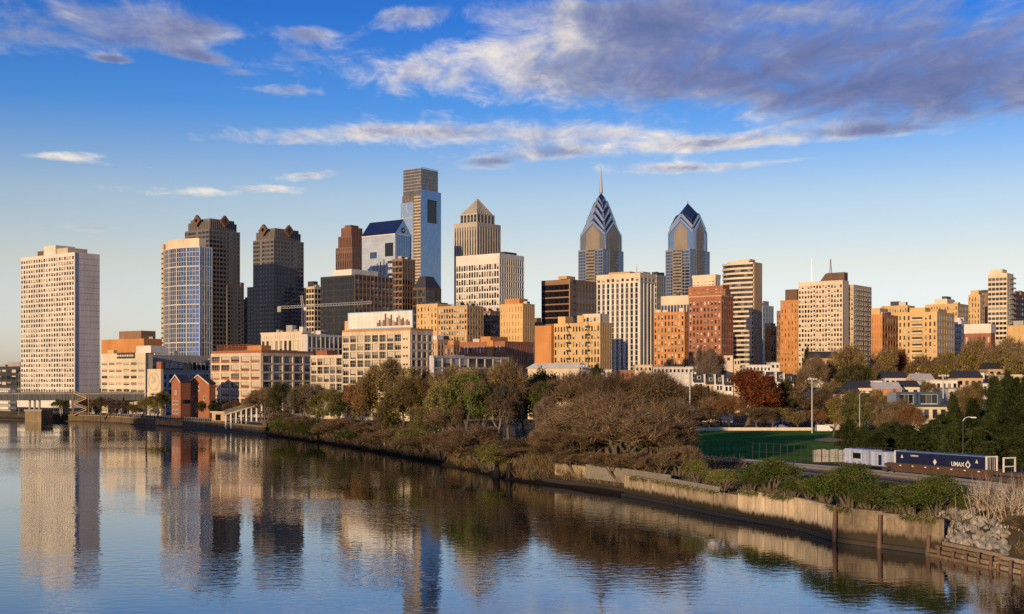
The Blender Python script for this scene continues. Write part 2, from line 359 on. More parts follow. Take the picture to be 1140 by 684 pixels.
    def roofbox(s, name, mat, fx0, fx1, fy0, fy1, z0, z1):
        return s.part(name, mat, (s.Ls*fx0, s.Ls*fx1, s.Lw*fy0, s.Lw*fy1, z0, z1))
    def clutter(s, z, n=5, seed=1, mat=None, big=1.0):
        rn = random.Random(seed)
        for i in range(n):
            w, l, h = rn.uniform(1.5,5)*big, rn.uniform(1.5,5)*big, rn.uniform(1.0,2.6)*big
            x = rn.uniform(.5, max(.6, s.Ls-w-.5)); y = rn.uniform(.5, max(.6, s.Lw-l-.5))
            mb = MB().box(x, x+w, y, y+l, z, z+h); mb.box(x+.15*w, x+.85*w, y-.12, y, z+.25*h, z+.8*h, 1)
            mb.build('roof_vent', [mat or GREY, DKGR], s.root)
# ------------------------------------------------------------------ the skyline, building by building
def std(name, label, xs, D, top, mat, Wf=None, Sf=None, pent=None, pm=None, finish=True, limit=100, cl=0, depth=None, gm=None, cat='building', rot=GRID):
    b = Bld(name, label, xs, D, depth=depth, cat=cat, rot=rot); zt = b.z(top); b.zt = zt
    b.vol(0, b.Ls, 0, b.Lw, 0, zt, mat, Wf, Sf, gm)
    for q in pent or []:
        b.roofbox('penthouse', q[5] if len(q) > 5 else (pm or mat), q[0], q[1], q[2], q[3], zt+.004, b.z(q[4]))
    b.clutter(zt+.012, cl or 4, seed=int(xs[0]*7+top), mat=(GREY, BROWN, LGREY, DKGR)[int(xs[1]) % 4], big=1.0 if D < 1000 else 1.25)
    if finish: b.finish(limit=limit)
    return b

# --- far towers
def diamond(b, face, zt, size, mat):
    """square cornice ornament turned on its corner, open in the middle"""
    mb = MB(); r, q, d = size, size*.42, 1.6
    ring = [(0,-r),(r,0),(0,r),(-r,0)]; inn = [(0,-q),(q,0),(0,q),(-q,0)]
    for i in range(4):
        k = (i+1) % 4; pr = [ring[i], ring[k], inn[k], inn[i]]
        if face == 'W':
            cy, x0, x1 = b.Lw*.5, -1.2, d
            mb.add([(x0, cy+u, zt+v) for u, v in pr]+[(x1, cy+u, zt+v) for u, v in pr], [(3,2,1,0),(4,5,6,7),(0,1,5,4),(1,2,6,5),(2,3,7,6),(3,0,4,7)])
        else:
            cx, y0, y1 = b.Ls*.5, -1.2, d
            mb.add([(cx+u, y0, zt+v) for u, v in pr]+[(cx+u, y1, zt+v) for u, v in pr], [(0,1,2,3),(7,6,5,4),(4,5,1,0),(5,6,2,1),(6,7,3,2),(7,4,0,3)])
    mb.build('diamond_ornament', mat, b.root)

for nm, xs, D, top, lab, sh in (('granite', (206,233,267), 1250, 246, 'dark granite tower with diamond roof ornaments behind the round glass tower', (312, 8)),
                           ('granite', (282,305,338), 1220, 257, 'dark granite tower with diamond roof ornaments standing clear behind the crane', (318, 8))):
    b = Bld('office_tower', lab, xs, D, group='twin granite towers'); z = b.z(top); zs = b.z(top+9); zl = b.z(sh[0])
    b.vol(0, b.Ls, 0, b.Lw, 0, zs, GRAN, dict(n=7, fl=38, p=.5, sp=1.9, d=.3, k='band', g='b', top=1), dict(n=9, fl=38, p=.5, sp=1.9, d=.3, k='band', g='b', top=1))
    b.roofbox('attic_step', GRAN, .06, .94, .06, .94, zs+.004, z)
    b.roofbox('attic_step', GRAN, .10, .90, .10, .90, z+.004, z+3.2)
    mb = MB()
    for i in range(14):
        t = b.Ls*(.08+.84*i/13); mb.box(t-.45, t+.45, b.Lw*.06-.5, b.Lw*.06-.02, zs+1, z)
        t = b.Lw*(.08+.84*i/13); mb.box(b.Ls*.06-.5, b.Ls*.06-.02, t-.45, t+.45, zs+1, z)
    mb.build('attic_ribs', GRAN, b.root)
    diamond(b, 'W', z+1.5, 5.8, DKBR); diamond(b, 'S', z+1.5, 5.8, DKBR)
    # wider lower shaft
    b.vol(b.Ls+.004, b.Ls*1.1, -1.5, b.Lw, 0, zl, GRAN, None, dict(n=1, fl=30, p=.5, sp=1.9, d=.3, k='band', g='b', top=1))
    b.vol(b.Ls*.55, b.Ls-.004, -1.5, -.35, 0, zl-4, GRAN, None, dict(n=4, fl=28, p=.5, sp=1.9, d=.3, k='band', g='b', top=1))
    if top == 257: b.vol(.2, b.Ls*.5, b.Lw+.004, b.Lw*1.3, 0, zl, GRAN, dict(n=2, fl=30, p=.5, sp=1.9, d=.3, k='band', g='b', top=1), None)
    b.finish()

# round glass tower
b = Bld('glass_tower', 'round fronted blue glass tower with a cream drum top', (183,222,236), 1120); z = b.z(275); zc = b.z(265); Lw, Ls = b.Lw, b.Ls
def arc(n, bulge, x0=0.0, ya=None, yb=None):
    ya = Lw if ya is None else ya; yb = 0 if yb is None else yb
    return [(x0-bulge*math.sin(math.pi*i/n)**.8, ya+(yb-ya)*i/n) for i in range(n+1)]
fp = arc(16, 5.5)+[(Ls, 0), (Ls, Lw)]
MB().prism(fp, 0, z).build('curtain_wall', CURT, b.root)
mb = MB()
for j in range(0, 33):
    zf = z*j/32; h = .28 if j % 4 else .8
    mb.prism(arc(16, 5.72)+[(0,-.18),(Ls+.1,-.18),(Ls+.1,.2),(.5,.2)], zf-h*.5, zf+h*.5)
mb.build('floor_bands', WHITE, b.root)
mb = MB(); pts = arc(16, 5.75)
for i in range(0, 17):
    x, y = pts[i]; w = .16 if i % 4 else .5; mb.box(x-.12, x+.5, y-w, y+w, 0, z+.6)
for i in range(1, 6): t = Ls*i/5; mb.box(t-.2, t+.2, -.24, .1, 0, z)
mb.build('mullions', LGREY, b.root)
MB().prism(arc(16, 5.2, .5, Lw*.98, Lw*.02)+[(Ls*.55, Lw*.02), (Ls*.55, Lw*.98)], z+.004, zc).build('roof_drum', CREAM, b.root)
mb = MB().box(-.9, 5, Lw+.004, Lw+3.6, 0, b.z(268)); [mb.box(-1.0, -.88, Lw+.6, Lw+3, z*j/30+.6, z*j/30+2.2, 1) for j in range(30)]
mb.build('stair_wing', [BEIGE, WIND], b.root)

std('office_tower', 'low grey slab showing between the two dark granite towers', (271,277,283), 1300, 333, GREY, None, dict(n=3, fl=24, p=.4, sp=1.6, k='band', g='b'))
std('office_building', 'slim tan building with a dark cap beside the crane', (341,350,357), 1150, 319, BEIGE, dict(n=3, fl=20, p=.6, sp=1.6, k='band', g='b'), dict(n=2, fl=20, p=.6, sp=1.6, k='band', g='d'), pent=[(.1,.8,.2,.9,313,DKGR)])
# black glass block
b = Bld('office_block', 'wide black glass office block behind the tower crane', (357,395,437), 1050); z = b.z(306)
b.vol(0, b.Ls, 0, b.Lw, 0, z, DKGR, dict(n=14, fl=19, p=.25, sp=.5, d=.15, k='band', g='k', top=1.2), dict(n=10, fl=19, p=.9, sp=1.5, d=.3, k='win', g='d', top=3.0), gm=DKGR)
b.finish('wall', 100); b.roofbox('roof_screen', WHITE, .05, .75, .15, .7, z+.004, b.z(299)); b.roofbox('roof_screen', BEIGE, .78, .95, .2, .6, z+.004, b.z(302))
mb = MB(); [mb.box(b.Ls*i/10-.5, b.Ls*i/10+.5, -.5, -.31, 0, z) for i in range(11)]; [mb.box(0, b.Ls, -.42, -.33, z*j/19-.5, z*j/19+.5) for j in range(1,20)]
mb.build('facade_grid', BROWN, b.root)
# red granite stepped tower
b = Bld('office_tower', 'stepped red granite tower behind the black glass block', (374,392,409), 1750); 
for fx, fy, tp in ((0,0,275),(.10,.12,262),(.22,.26,252)):
    zt = b.z(tp); b.vol(b.Ls*fx, b.Ls*(1-fx*.3), b.Lw*fy, b.Lw*(1-fy*.5), (0 if fx == 0 else b.z({.10:275,.22:262}[fx])+.004), zt, COPPER,
        dict(n=9, fl=1, p=1.7, sp=1, k='strip', g='b', top=2.5, d=.6), dict(n=8, fl=1, p=1.7, sp=1, k='strip', g='b', top=2.5, d=.6))
b.finish(); b.roofbox('penthouse', DKBR, .35, .85, .4, .8, b.z(252)+.004, b.z(249))
# gabled pale tower
b = Bld('gabled_tower', 'pale blue office tower with a navy gabled roof', (403,440,458), 1380); ze, zr = b.z(260), b.z(243); Lw, Ls = b.Lw, b.Ls
b.box(0, Ls, 0, Lw, 0, ze, PALEB)
MB().extr([(-.8,ze),(Ls+.8,ze),(Ls*.5,zr)], .6, Lw+.6).build('roof', NAVYR, b.root)
mb = MB().extr([(0,ze+.01),(Ls,ze+.01),(Ls*.5,zr-1.2)], .3, .58); mb.build('gable', CURTS, b.root)
mb = MB()
for t in range(-1,2): mb.tube((Ls*.5+t*0,-.1,ze+4.5),(Ls*.5,.29,ze+4.5), 3.0, 3.0, 20)
mb.build('gable_medallion', NAVYR, b.root)
mb = MB(); c = (Ls*.5, -.16, ze+4.5)
mb.add([(c[0]+1.9*math.sin(a*math.pi/4)*(1 if a % 2 == 0 else .45), c[1], c[2]+1.9*math.cos(a*math.pi/4)*(1 if a % 2 == 0 else .45)) for a in range(8)], [tuple(range(8))]); mb.build('medallion_star', WHITE, b.root)
mb = MB(); mb.box(Ls*.12, Ls*.88, -.5, -.02, b.z(330), ze-1); mb.build('south_glazing', CURTS, b.root)
mb = MB(); [mb.box(Ls*.12+Ls*.76*i/7-.15, Ls*.12+Ls*.76*i/7+.15, -.7, -.51, b.z(330), ze-1) for i in range(8)]; mb.build('mullions', NAVYR, b.root)
def wwin(x, ya, yb, pa, pb, g, nm='window'): return MB().box(-.25, .1, Lw*ya, Lw*yb, b.z(pa), b.z(pb)).build(nm, g, b.root)
wwin(0, .06, .30, 285, 270, WIND); wwin(0, .55, .75, 286, 279, CURT)
for i in range(4): wwin(0, .32+.1*i, .345+.1*i, 305, 288+2*i, WIND, 'window_slot')
for i in range(7): MB().box(-.2,.1,Lw*.04,Lw*.22,b.z(335-7*i),b.z(332-7*i)).build('window_band', WIND, b.root)
mb = MB(); [mb.box(-.12, -.02, 0, Lw, ze-4.2*j-.15, ze-4.2*j+.15) for j in range(1, 24)]; mb.build('panel_joints', LGREY, b.root)
mb = MB(); mb.box(-.6, Ls+.4, -.6, -.02, ze-1, ze-.02); mb.box(-.6, -.02, -.6, Lw, ze-1.2, ze-.02); mb.build('eaves_band', WHITE, b.root)
b.finish()
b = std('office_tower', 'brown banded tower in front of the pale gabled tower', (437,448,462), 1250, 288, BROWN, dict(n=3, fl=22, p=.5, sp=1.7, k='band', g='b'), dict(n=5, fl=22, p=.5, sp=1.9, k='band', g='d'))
b = std('office_tower', 'dark banded tower with a sloping hipped cap', (460,474,491), 1240, 320, DKBR, dict(n=2, fl=13, p=.4, sp=1.6, k='band', g='b'), dict(n=2, fl=13, p=.4, sp=1.9, k='band', g='b'))
z0, z1 = b.zt+.004, b.z(307); i = min(b.Ls, b.Lw)*.28
MB().prism([(0,0),(b.Ls,0),(b.Ls,b.Lw),(0,b.Lw)], z0, z1, 0, [(i,i),(b.Ls-i*1.4,i),(b.Ls-i*1.4,b.Lw-i),(i,b.Lw-i)]).build('hipped_roof', DKGR, b.root)
# tallest glass tower
b = Bld('glass_skyscraper', 'tallest tower of blue and silver glass with a stepped top', (446,469,491), 1665); Lw, Ls = b.Lw, b.Ls; zt = b.z(187); zs = b.z(211); zw = b.z(224)
MB().prism([(1.5,1.5),(Ls-3,1.5),(Ls-3,Lw-1.5),(1.5,Lw-1.5)], 0, zs-6).build('core', BRZ, b.root)
MB().prism([(2,2),(Ls-4,2),(Ls-4,Lw-3),(2,Lw-3)], zs-5.99, zt).build('upper_storeys', glassmat('taupe_curtain_glass', [(0,(.17,.145,.13)),(.5,(.21,.18,.155)),(.85,(.26,.22,.18))], cell=(1.6,1.6,4.1), rough=.12, metal=.6), b.root)
mb = MB(); [mb.box(1.8, Ls-3.8, 1.8, 2.1, zs+4.2*j, zs+4.2*j+.7) for j in range(0,8)]; [mb.box(1.8, 2.1, 2.2, Lw-2.8, zs+4.2*j, zs+4.2*j+.7) for j in range(0,8)]; mb.build('floor_bands', GREY, b.root)
mb = MB().box(0, 1.4, Lw*.38, Lw, 0, zw); mb.build('west_glass_wall', CURTP, b.root)
x0, x1 = 0, Ls
na, nb, nz0, nz1 = Ls*.30, Ls*.78, b.z(247), b.z(221)
mb = MB(); mb.box(x0, na, 0, 1.4, 0, zs); mb.box(nb, x1, 0, 1.4, 0, zs); mb.box(na+.004, nb-.004, 0, 1.4, 0, nz0); mb.box(na+.004, nb-.004, 0, 1.4, nz1, zs)
mb.build('south_glass_wall', CURTS, b.root)
MB().box(na, nb, 1.30, 1.48, nz0, nz1).build('sky_garden', WIND, b.root)
mb = MB(); [mb.box(x0, x1, -.10, -.02, zs-20.5*j-.3, zs-20.5*j+.3) for j in range(6,11)]; mb.build('floor_lines', LGREY, b.root)
mb = MB(); [mb.box(-.15,-.02, Lw*.38, Lw, zw-20.5*j-.25, zw-20.5*j+.25) for j in range(1,10)]; mb.build('floor_lines', LGREY, b.root)
mb = MB(); [mb.box(1.30, 1.48, 1.6, Lw*.38, zs-4.1*j-1.6, zs-4.1*j) for j in range(2,56)]; mb.build('spandrel_bands', BEIGE, b.root)
b.finish()
# pyramid topped tower
GSTONE = W('grey_stone', (.40,.355,.30))
b = Bld('pyramid_tower', 'stone tower topped by a pyramid roof', (506,531,557), 1490); Lw, Ls = b.Lw, b.Ls; z1, z2, z3 = b.z(247), b.z(236), b.z(218)
fs = dict(n=9, fl=1, p=2.0, sp=1, k='strip', g='b', top=6, d=.7)
b.vol(0, Ls, 0, Lw, 0, z1, GSTONE, fs, fs)
b.vol(Ls*.13, Ls*.87, Lw*.13, Lw*.87, z1+.004, z2, GSTONE, dict(n=5, fl=1, p=1.5, sp=1, k='strip', g='b', top=2, d=.5), dict(n=5, fl=1, p=1.5, sp=1, k='strip', g='b', top=2, d=.5))
b.finish()
MB().prism([(Ls*.16,Lw*.16),(Ls*.84,Lw*.16),(Ls*.84,Lw*.84),(Ls*.16,Lw*.84)], z2+.004, z3, 0, [(Ls*.49,Lw*.49),(Ls*.51,Lw*.49),(Ls*.51,Lw*.51),(Ls*.49,Lw*.51)]).build('pyramid_roof', GREY, b.root)
mb = MB()
for k in range(9):
    t = k/8; a = Vector((Ls*.155,Lw*(.155+.69*t),z2+.1)); c = Vector((Ls*.49,Lw*(.49+.02*t),z3+.1)); mb.bar(a, c, .5, .5)
    a = Vector((Ls*(.155+.69*t),Lw*.155,z2+.1)); c = Vector((Ls*(.49+.02*t),Lw*.49,z3+.1)); mb.bar(a, c, .5, .5)
for k in range(1,6):
    t = k/6; q = .155+(.49-.155)*t; mb.bar((Ls*q,Lw*q,z2+(z3-z2)*t),(Ls*(1-q),Lw*q,z2+(z3-z2)*t),.5,.5); mb.bar((Ls*q,Lw*q,z2+(z3-z2)*t),(Ls*q,Lw*(1-q),z2+(z3-z2)*t),.5,.5)
mb.build('roof_lattice', GSTONE, b.root)
# white grid tower
b = std('office_block', 'white gridded office block in front of the pyramid tower', (508,556,583), 1130, 282, WHITE, dict(n=17, fl=19, p=.85, sp=1.5, k='win', g='d', top=8.5, d=.5), dict(n=11, fl=19, p=.85, sp=1.5, k='win', g='d', top=4, d=.5), pent=[(.3,.8,.05,.3,279,DKGR)])
# dark banded with brown strip
b = Bld('office_building', 'dark banded office building with a tan stair shaft', (603,634,665), 1180); z = b.z(311); Lw, Ls = b.Lw, b.Ls
b.vol(0, Ls*.995, 0, Lw, 0, z, DKBR, dict(n=1, fl=17, p=.5, sp=1.3, k='band', g='k', top=4), dict(n=9, fl=17, p=.5, sp=1.8, k='band', g='d', top=3), gm=BROWN)
b.box(-1.2, 4.5, -1.2, -.37, 0, z+.5, ORANGE); b.finish(); b.roofbox('penthouse', TAN, .0, .3, .1, .4, z+.51, b.z(307))
mb = MB(); [mb.box(-1.2+1.9*i, -.5+1.9*i, -1.3, -1.21, 6, z-2) for i in range(3)]; mb.build('stair_glazing', WIND, b.root)

# crowned twin towers
def gable_tier(b, cx, cy, r, z0, ze, zp, name, wall, roof, trim, tw=1.2, ctr=None, apex=0.0):
    """square tier with four gables and valley corners, a pale rake along each gable edge"""
    c = [(cx-r,cy-r),(cx+r,cy-r),(cx+r,cy+r),(cx-r,cy+r)]
    mids = [((c[i][0]+c[(i+1)%4][0])/2,(c[i][1]+c[(i+1)%4][1])/2) for i in range(4)]
    vs = [(x,y,z0) for x,y in c]+[(x,y,ze) for x,y in c]+[(x,y,zp) for x,y in mids]+[(cx,cy,zp+apex)]
    mb = MB(); mb.add(vs, [(i,(i+1)%4,4+(i+1)%4,8+i,4+i) for i in range(4)]); mb.add(vs, [(4+i,8+i,12) for i in range(4)]+[(8+i,4+(i+1)%4,12) for i in range(4)], 1)
    o = mb.build(name, [wall, roof], b.root)
    mb = MB()
    for i in range(4):
        a, k, m = Vector((*c[i],ze)), Vector((*c[(i+1)%4],ze)), Vector((*mids[i],zp))
        n = (Vector((*mids[i],0))-Vector((cx,cy,0))).normalized()*.35
        for p, q in ((a,m),(k,m)): mb.bar(p+n-Vector((0,0,tw*.6)), q+n-Vector((0,0,tw*.6)), .6, tw)
        for p in (a, k): mb.bar(p+n+Vector((.01,.01,-tw)), Vector((p.x,p.y,z0))+n, tw*.5, tw*.5)
    mb.build('chevron_trim', trim, b.root)
    if ctr:
        mb = MB()
        for i in range(4):
            a, k, m = Vector((*c[i],0)), Vector((*c[(i+1)%4],0)), mids[i]; n = (Vector((*m,0))-Vector((cx,cy,0))).normalized(); t = (k-a).normalized()
            f, hw, g = ctr; mv = Vector((*m,0)); pk = zp-(zp-ze)*.35
            prof = [(-hw,f),(hw,f),(hw,pk-(zp-ze)*.62),(0,pk),(-hw,pk-(zp-ze)*.62)]
            vs = [mv+n*.2+t*u+Vector((0,0,w)) for u,w in prof]+[mv-n*.3+t*u+Vector((0,0,w)) for u,w in prof]
            mb.add(vs, [(0,1,2,3,4)]+[(i2,5+i2,5+(i2+1)%5,(i2+1)%5) for i2 in range(5)])
        mb.build('stone_bay', ctr[2], b.root)
BAYS = W('bay_stone', (.215,.18,.15), rough=.5, spec=.4)
def liberty(name, label, xs, D, shoulder, eave, tiers, spire):
    b = Bld(name, label, xs, D); Lw, Ls = b.Lw, b.Ls; cx, cy = Ls/2, Lw/2; R0 = (Lw+Ls)/4; zs = b.z(shoulder)
    fw = dict(n=5, fl=int(zs/4), p=.6, sp=1.0, k='band', g='c', top=1.5, d=.3)
    b.vol(0, Ls, 0, Lw, 0, zs, W('tower_panel', (.22,.20,.19), rough=.4, spec=.5), fw, fw); b.finish()
    mb = MB(); w = .2
    mb.box(-.8, -.36, Lw*(.5-w), Lw*(.5+w), 0, zs+.5); mb.box(Ls*(.5-w), Ls*(.5+w), -.8, -.36, 0, zs+.5)
    mb.build('stone_bay', BAYS, b.root)
    mb = MB(); k = int(zs/4)
    for j in range(k): 
        z = zs*j/k+1.4
        mb.box(-.92, -.81, Lw*(.5-w)+1, Lw*(.5+w)-1, z, z+1.6); mb.box(Ls*(.5-w)+1, Ls*(.5+w)-1, -.92, -.81, z, z+1.6)
    mb.build('bay_glazing', WINB, b.root, kind='stuff')
    z0 = zs+.004
    for i, (f, pe, pp, wl, rf, tr, tw) in enumerate(tiers):
        gable_tier(b, cx, cy, R0*f, z0 if i == 0 else b.z(tiers[i-1][1])+.5, b.z(pe), b.z(pp), 'crown_tier', wl, rf, tr, tw, (z0+1, R0*f*.55, BAYS) if i == 0 else None, (b.z(spire[0])-b.z(pp)) if i == len(tiers)-1 else 0.0)
    (s0, s1, r0) = spire; mb = MB(); za, zb = b.z(s0), b.z(s1); nseg = 7
    for i in range(nseg):
        t0, t1 = i/nseg, (i+1)/nseg; mb.tube((cx,cy,za+(zb-za)*t0),(cx,cy,za+(zb-za)*t1), r0*(1-t0)**1.15+.25, r0*(1-t0)**1.15*.82+.2, 8)
    mb.build('spire', plain('mast_grey', (.30,.30,.31), .5), b.root); return b
CH = W('dark_blue_crown_glass', (.014,.026,.085), rough=.15, spec=.9); CT = plain('crown_silver', (.37,.41,.49), .25, .8); CW2 = W('crown_grey_glass', (.10,.11,.13), rough=.2, spec=.9)
liberty('spired_skyscraper', 'taller chevron crowned skyscraper with a long needle spire', (644,671,694), 1600, 277, 258,
        [(.88,259,244,CW2,CH,CT,2.6),(.75,253,236,CH,CH,CT,3.4),(.61,243,228,CH,CH,CT,3.2),(.44,232.5,220.5,CH,CH,CT,2.8),(.25,224,216,CH,CH,CT,1.6)], (211,181,2.4))
liberty('gabled_skyscraper', 'shorter chevron crowned skyscraper with a navy pointed top', (741,768,790), 1560, 277, 258,
        [(.82,256,241,CURTS,CH,CT,2.2),(.75,250,235,CH,CH,CT,3.4),(.60,243,234,CH,CH,CH,.8)], (222.5,219,.8))
std('office_tower', 'grey office tower peeping out beside the white columned block', (726,731,741), 1300, 306, GREY, dict(n=3, fl=22, p=.4, sp=1.7, k='band', g='b'), dict(n=4, fl=22, p=.4, sp=1.7, k='band', g='d'))

# white columned block
b = Bld('columned_block', 'tall block striped by white columns with a tan attic', (665,712,728), 1000); z = b.z(304); zb = b.z(314)
b.vol(0, b.Ls, 0, b.Lw, 0, zb, DKGR, dict(n=9, fl=1, p=2.0, sp=1, k='strip', g='d', top=1, d=1.1), dict(n=4, fl=1, p=1.7, sp=1, k='strip', g='d', top=1, d=1.1), gm=WHITE)
b.vol(-1, b.Ls+.5, -1, b.Lw, zb+.004, z, CREAM, dict(n=9, fl=1, p=2.2, sp=2, k='win', g='d', top=2.8, d=.4), dict(n=4, fl=1, p=1.8, sp=2, k='win', g='d', top=2.8, d=.4))
b.finish(); b.roofbox('penthouse', TAN, .2, .8, .3, .8, z+.004, b.z(301)); b.roofbox('penthouse', GREY, .4, .9, .05, .25, z+.004, b.z(301.5))
mb = MB(); [mb.box(-1.0, -.9, b.Lw*i/9+1.1, b.Lw*(i+1)/9-1.1, zb*j/21, zb*j/21+.9) for i in range(9) for j in range(4, 21)]; mb.build('spandrels', GREY, b.root)
MB().tube((b.Ls*.4,b.Lw*.2,b.z(301)),(b.Ls*.4,b.Lw*.2,b.z(293)),.35,.12).build('roof_mast', GREY, b.root)

# --- middle distance
wn = lambda n, f, **k: dict(dict(n=n, fl=f, p=1.3, sp=1.6, d=.28, k='win', g='w', top=1.4), **k)
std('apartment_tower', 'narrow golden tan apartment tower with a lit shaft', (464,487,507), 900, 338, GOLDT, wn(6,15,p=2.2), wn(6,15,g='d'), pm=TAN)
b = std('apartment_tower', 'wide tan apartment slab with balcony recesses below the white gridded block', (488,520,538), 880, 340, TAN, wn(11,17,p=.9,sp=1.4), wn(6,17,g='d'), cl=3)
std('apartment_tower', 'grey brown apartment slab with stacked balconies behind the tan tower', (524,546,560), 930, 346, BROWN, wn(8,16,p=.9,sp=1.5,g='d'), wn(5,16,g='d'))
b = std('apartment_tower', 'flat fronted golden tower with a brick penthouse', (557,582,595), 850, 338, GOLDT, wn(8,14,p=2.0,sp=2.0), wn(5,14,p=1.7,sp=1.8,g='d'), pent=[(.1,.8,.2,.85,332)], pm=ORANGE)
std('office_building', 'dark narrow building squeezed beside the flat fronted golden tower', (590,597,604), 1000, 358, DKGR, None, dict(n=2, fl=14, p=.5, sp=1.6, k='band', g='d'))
# golden apartment house
b = Bld('apartment_house', 'golden brick apartment house with two fire escape recesses', (599,668,681), 700); z = b.z(359); Lw, Ls = b.Lw, b.Ls
wing = Lw*.73
b.vol(0, Ls, 0, wing, 0, z, GOLDT, wn(15,11,p=1.0,sp=1.5,top=1.2), wn(5,11,p=1.4,sp=1.6,g='d'))
b.vol(-3, Ls*.8, wing+.004, Lw, 0, b.z(361), ORANGE, None, None)
b.vol(1.5, Ls*.9, wing*.03, wing*.40, z+.004, b.z(349), CREAM, wn(5,1,p=.8,sp=1.2), None); b.finish()
b.roofbox('roof_tower', GOLDT, .05, .7, .27, .37, z+.1, b.z(350.5)); b.roofbox('roof_tower', GOLDT, .05, .7, .56, .68, z+.1, b.z(351)); b.roofbox('roof_tower', TAN, .3, .8, .68, .73, z+.1, b.z(355))
for y in (.24, .66):
    mb = MB(); yc = wing*y/.73*.73
    for j in range(11):
        zz = z*(j+.4)/11; mb.box(-1.6,-.3,yc-1.4,yc+1.4,zz,zz+.18); mb.box(-1.6,-1.5,yc-1.4,yc+1.4,zz+.3,zz+1.0); mb.bar((-1.1,yc-1.2,zz),(-1.1,yc+1.2,zz+z/11),.3,.12)
    mb.build('fire_escape', DKGR, b.root)
# hotels
b = std('hotel', 'low brick hotel with tan corner bays beside the white columned block', (728,762,766), 860, 347, ORANGE, wn(9,14,p=1.4,sp=1.5), wn(2,14,g='d'), cl=2)
b.roofbox('corner_turret', CREAM, 0, .6, .02, .18, b.zt+.004, b.z(343)); b.roofbox('corner_turret', CREAM, 0, .6, .78, .95, b.zt+.004, b.z(344))
b = std('office_building', 'cream topped block with tall vertical glazing between the two brick hotels', (736,783,795), 930, 328, CREAM, dict(n=13, fl=1, p=.7, sp=1, k='strip', g='c', top=7, d=.4), None)
b = Bld('hotel', 'tall dark red brick hotel tower with stepped cream topped crown', (767,803,816), 820); z = b.z(330)
b.vol(0, b.Ls, 0, b.Lw, 0, z, RED, wn(9,17,p=1.35,sp=1.6,top=2.2), wn(5,17,p=1.3,sp=1.6,g='d'))
b.vol(b.Ls*.35, b.Ls*.9, b.Lw*.08, b.Lw*1.15, z+.004, b.z(317), RED, wn(8,3,p=1.3,sp=1.5), wn(3,3,g='d'))
b.vol(b.Ls*.45, b.Ls*.85, b.Lw*.35, b.Lw*1.05, b.z(317)+.004, b.z(308), CREAM, wn(6,2,p=1.2,sp=1.5), wn(2,2)); b.finish()
b.roofbox('cornice', CREAM, .43, .87, .33, 1.07, b.z(308)+.004, b.z(304)); b.roofbox('cornice', PINK, -.03, 1.03, -.02, 1.02, z+.002, z+.8); b.roofbox('penthouse', BROWN, .35, .8, .0, .07, z+.9, b.z(321))
# round fronted banded condominium
b = Bld('apartment_tower', 'cream apartment tower with a rounded banded front', (798,838,848), 950); z = b.z(293); Lw, Ls = b.Lw, b.Ls
cap = [(0,0)]+[(Ls*.0-1.0*math.sin(math.pi*.5*i/10), Lw*.45*i/10) for i in range(1,11)]+[(-1+ (Ls*.75+1)*(1-math.cos(math.pi/2*i/10)), Lw*.45+Lw*.55*math.sin(math.pi/2*i/10)) for i in range(1,11)]+[(Ls,Lw),(Ls,0)]
cap = cap[::-1]
def infl(pts, k): cx, cy = Ls/2, Lw/2; return [(cx+(x-cx)*k, cy+(y-cy)*k) for x,y in pts]
MB().prism(infl(cap,.955), 0, z).build('window_wall', WINB, b.root)
fl = 29
for j in range(fl+1):
    zf = z*j/fl; MB().prism(cap, zf-.75 if j else 0, zf+.75).build('balcony_band', CREAM, b.root)
MB().box(Ls*.12, Ls+.3, -.3, Lw*.25, 0, z+.9).build('blank_wall', PINK, b.root)
MB().prism(infl(cap,.72), z+.76, b.z(290)).build('roof_storey', CREAM, b.root)
MB().box(Ls*.1, Ls*.7, Lw*.1, Lw*.45, b.z(290)+.004, b.z(288)).build('penthouse', CREAM, b.root)
b.finish()
std('office_building', 'grey green building glimpsed right of the rounded cream tower', (846,849,861), 1150, 340, BLUEW, wn(2,17), dict(n=4, fl=17, p=.5, sp=1.7, k='band', g='b'), pent=[(.1,.6,.1,.8,335,GREY)])
std('apartment_house', 'small orange brick building at the foot of the brick tower', (852,858,866), 960, 363, ORANGE, wn(3,9), wn(3,9))
b = Bld('apartment_tower', 'narrow orange brick tower with a dark penthouse', (869,888,892), 900); z = b.z(334)
b.vol(0, b.Ls, 0, b.Lw, 0, z, ORANGE, wn(5,17,p=2.0,sp=1.8), wn(2,17,g='d')); b.vol(3, b.Ls, b.Lw+.004, b.Lw*1.33, 0, b.z(345), BROWN, wn(3,15,p=1.0,sp=1.6,g='d')); b.finish()
b.roofbox('penthouse', DKBR, .1, .9, .05, .75, z+.004, b.z(322))
# cream apartment slabs with the masts
b = Bld('apartment_tower', 'broad cream apartment slab with two thin roof masts', (889,938,945), 850); z = b.z(312); Lw = b.Lw
b.vol(0, b.Ls, 0, Lw, 0, z, CREAM, wn(15,25,p=.75,sp=1.25,top=2.2,skip=lambda i, j: i in (4,9)), None)
for k in (4, 9):
    for j in range(25):
        zf = (z-2.2)*j/25; mb = MB().box(-1.5,-.3,Lw*k/15,Lw*(k+1)/15,zf+.1,zf+.3); mb.box(-1.5,-1.4,Lw*k/15,Lw*(k+1)/15,zf+.3,zf+1.1); mb.box(-.28,-.05,Lw*k/15+.4,Lw*(k+1)/15-.4,zf+.75,zf+2.5,1); mb.build('balcony', [WHITE, WIND], b.root)
b.finish()
MB().extr([(Lw*.0,z+.01),(Lw*.55,z+.01),(Lw*.43,z+5),(Lw*.38,z+5.6),(Lw*.0,z+5.6)], 3, 9, axis='x').build('roof_plant', DKBR, b.root)
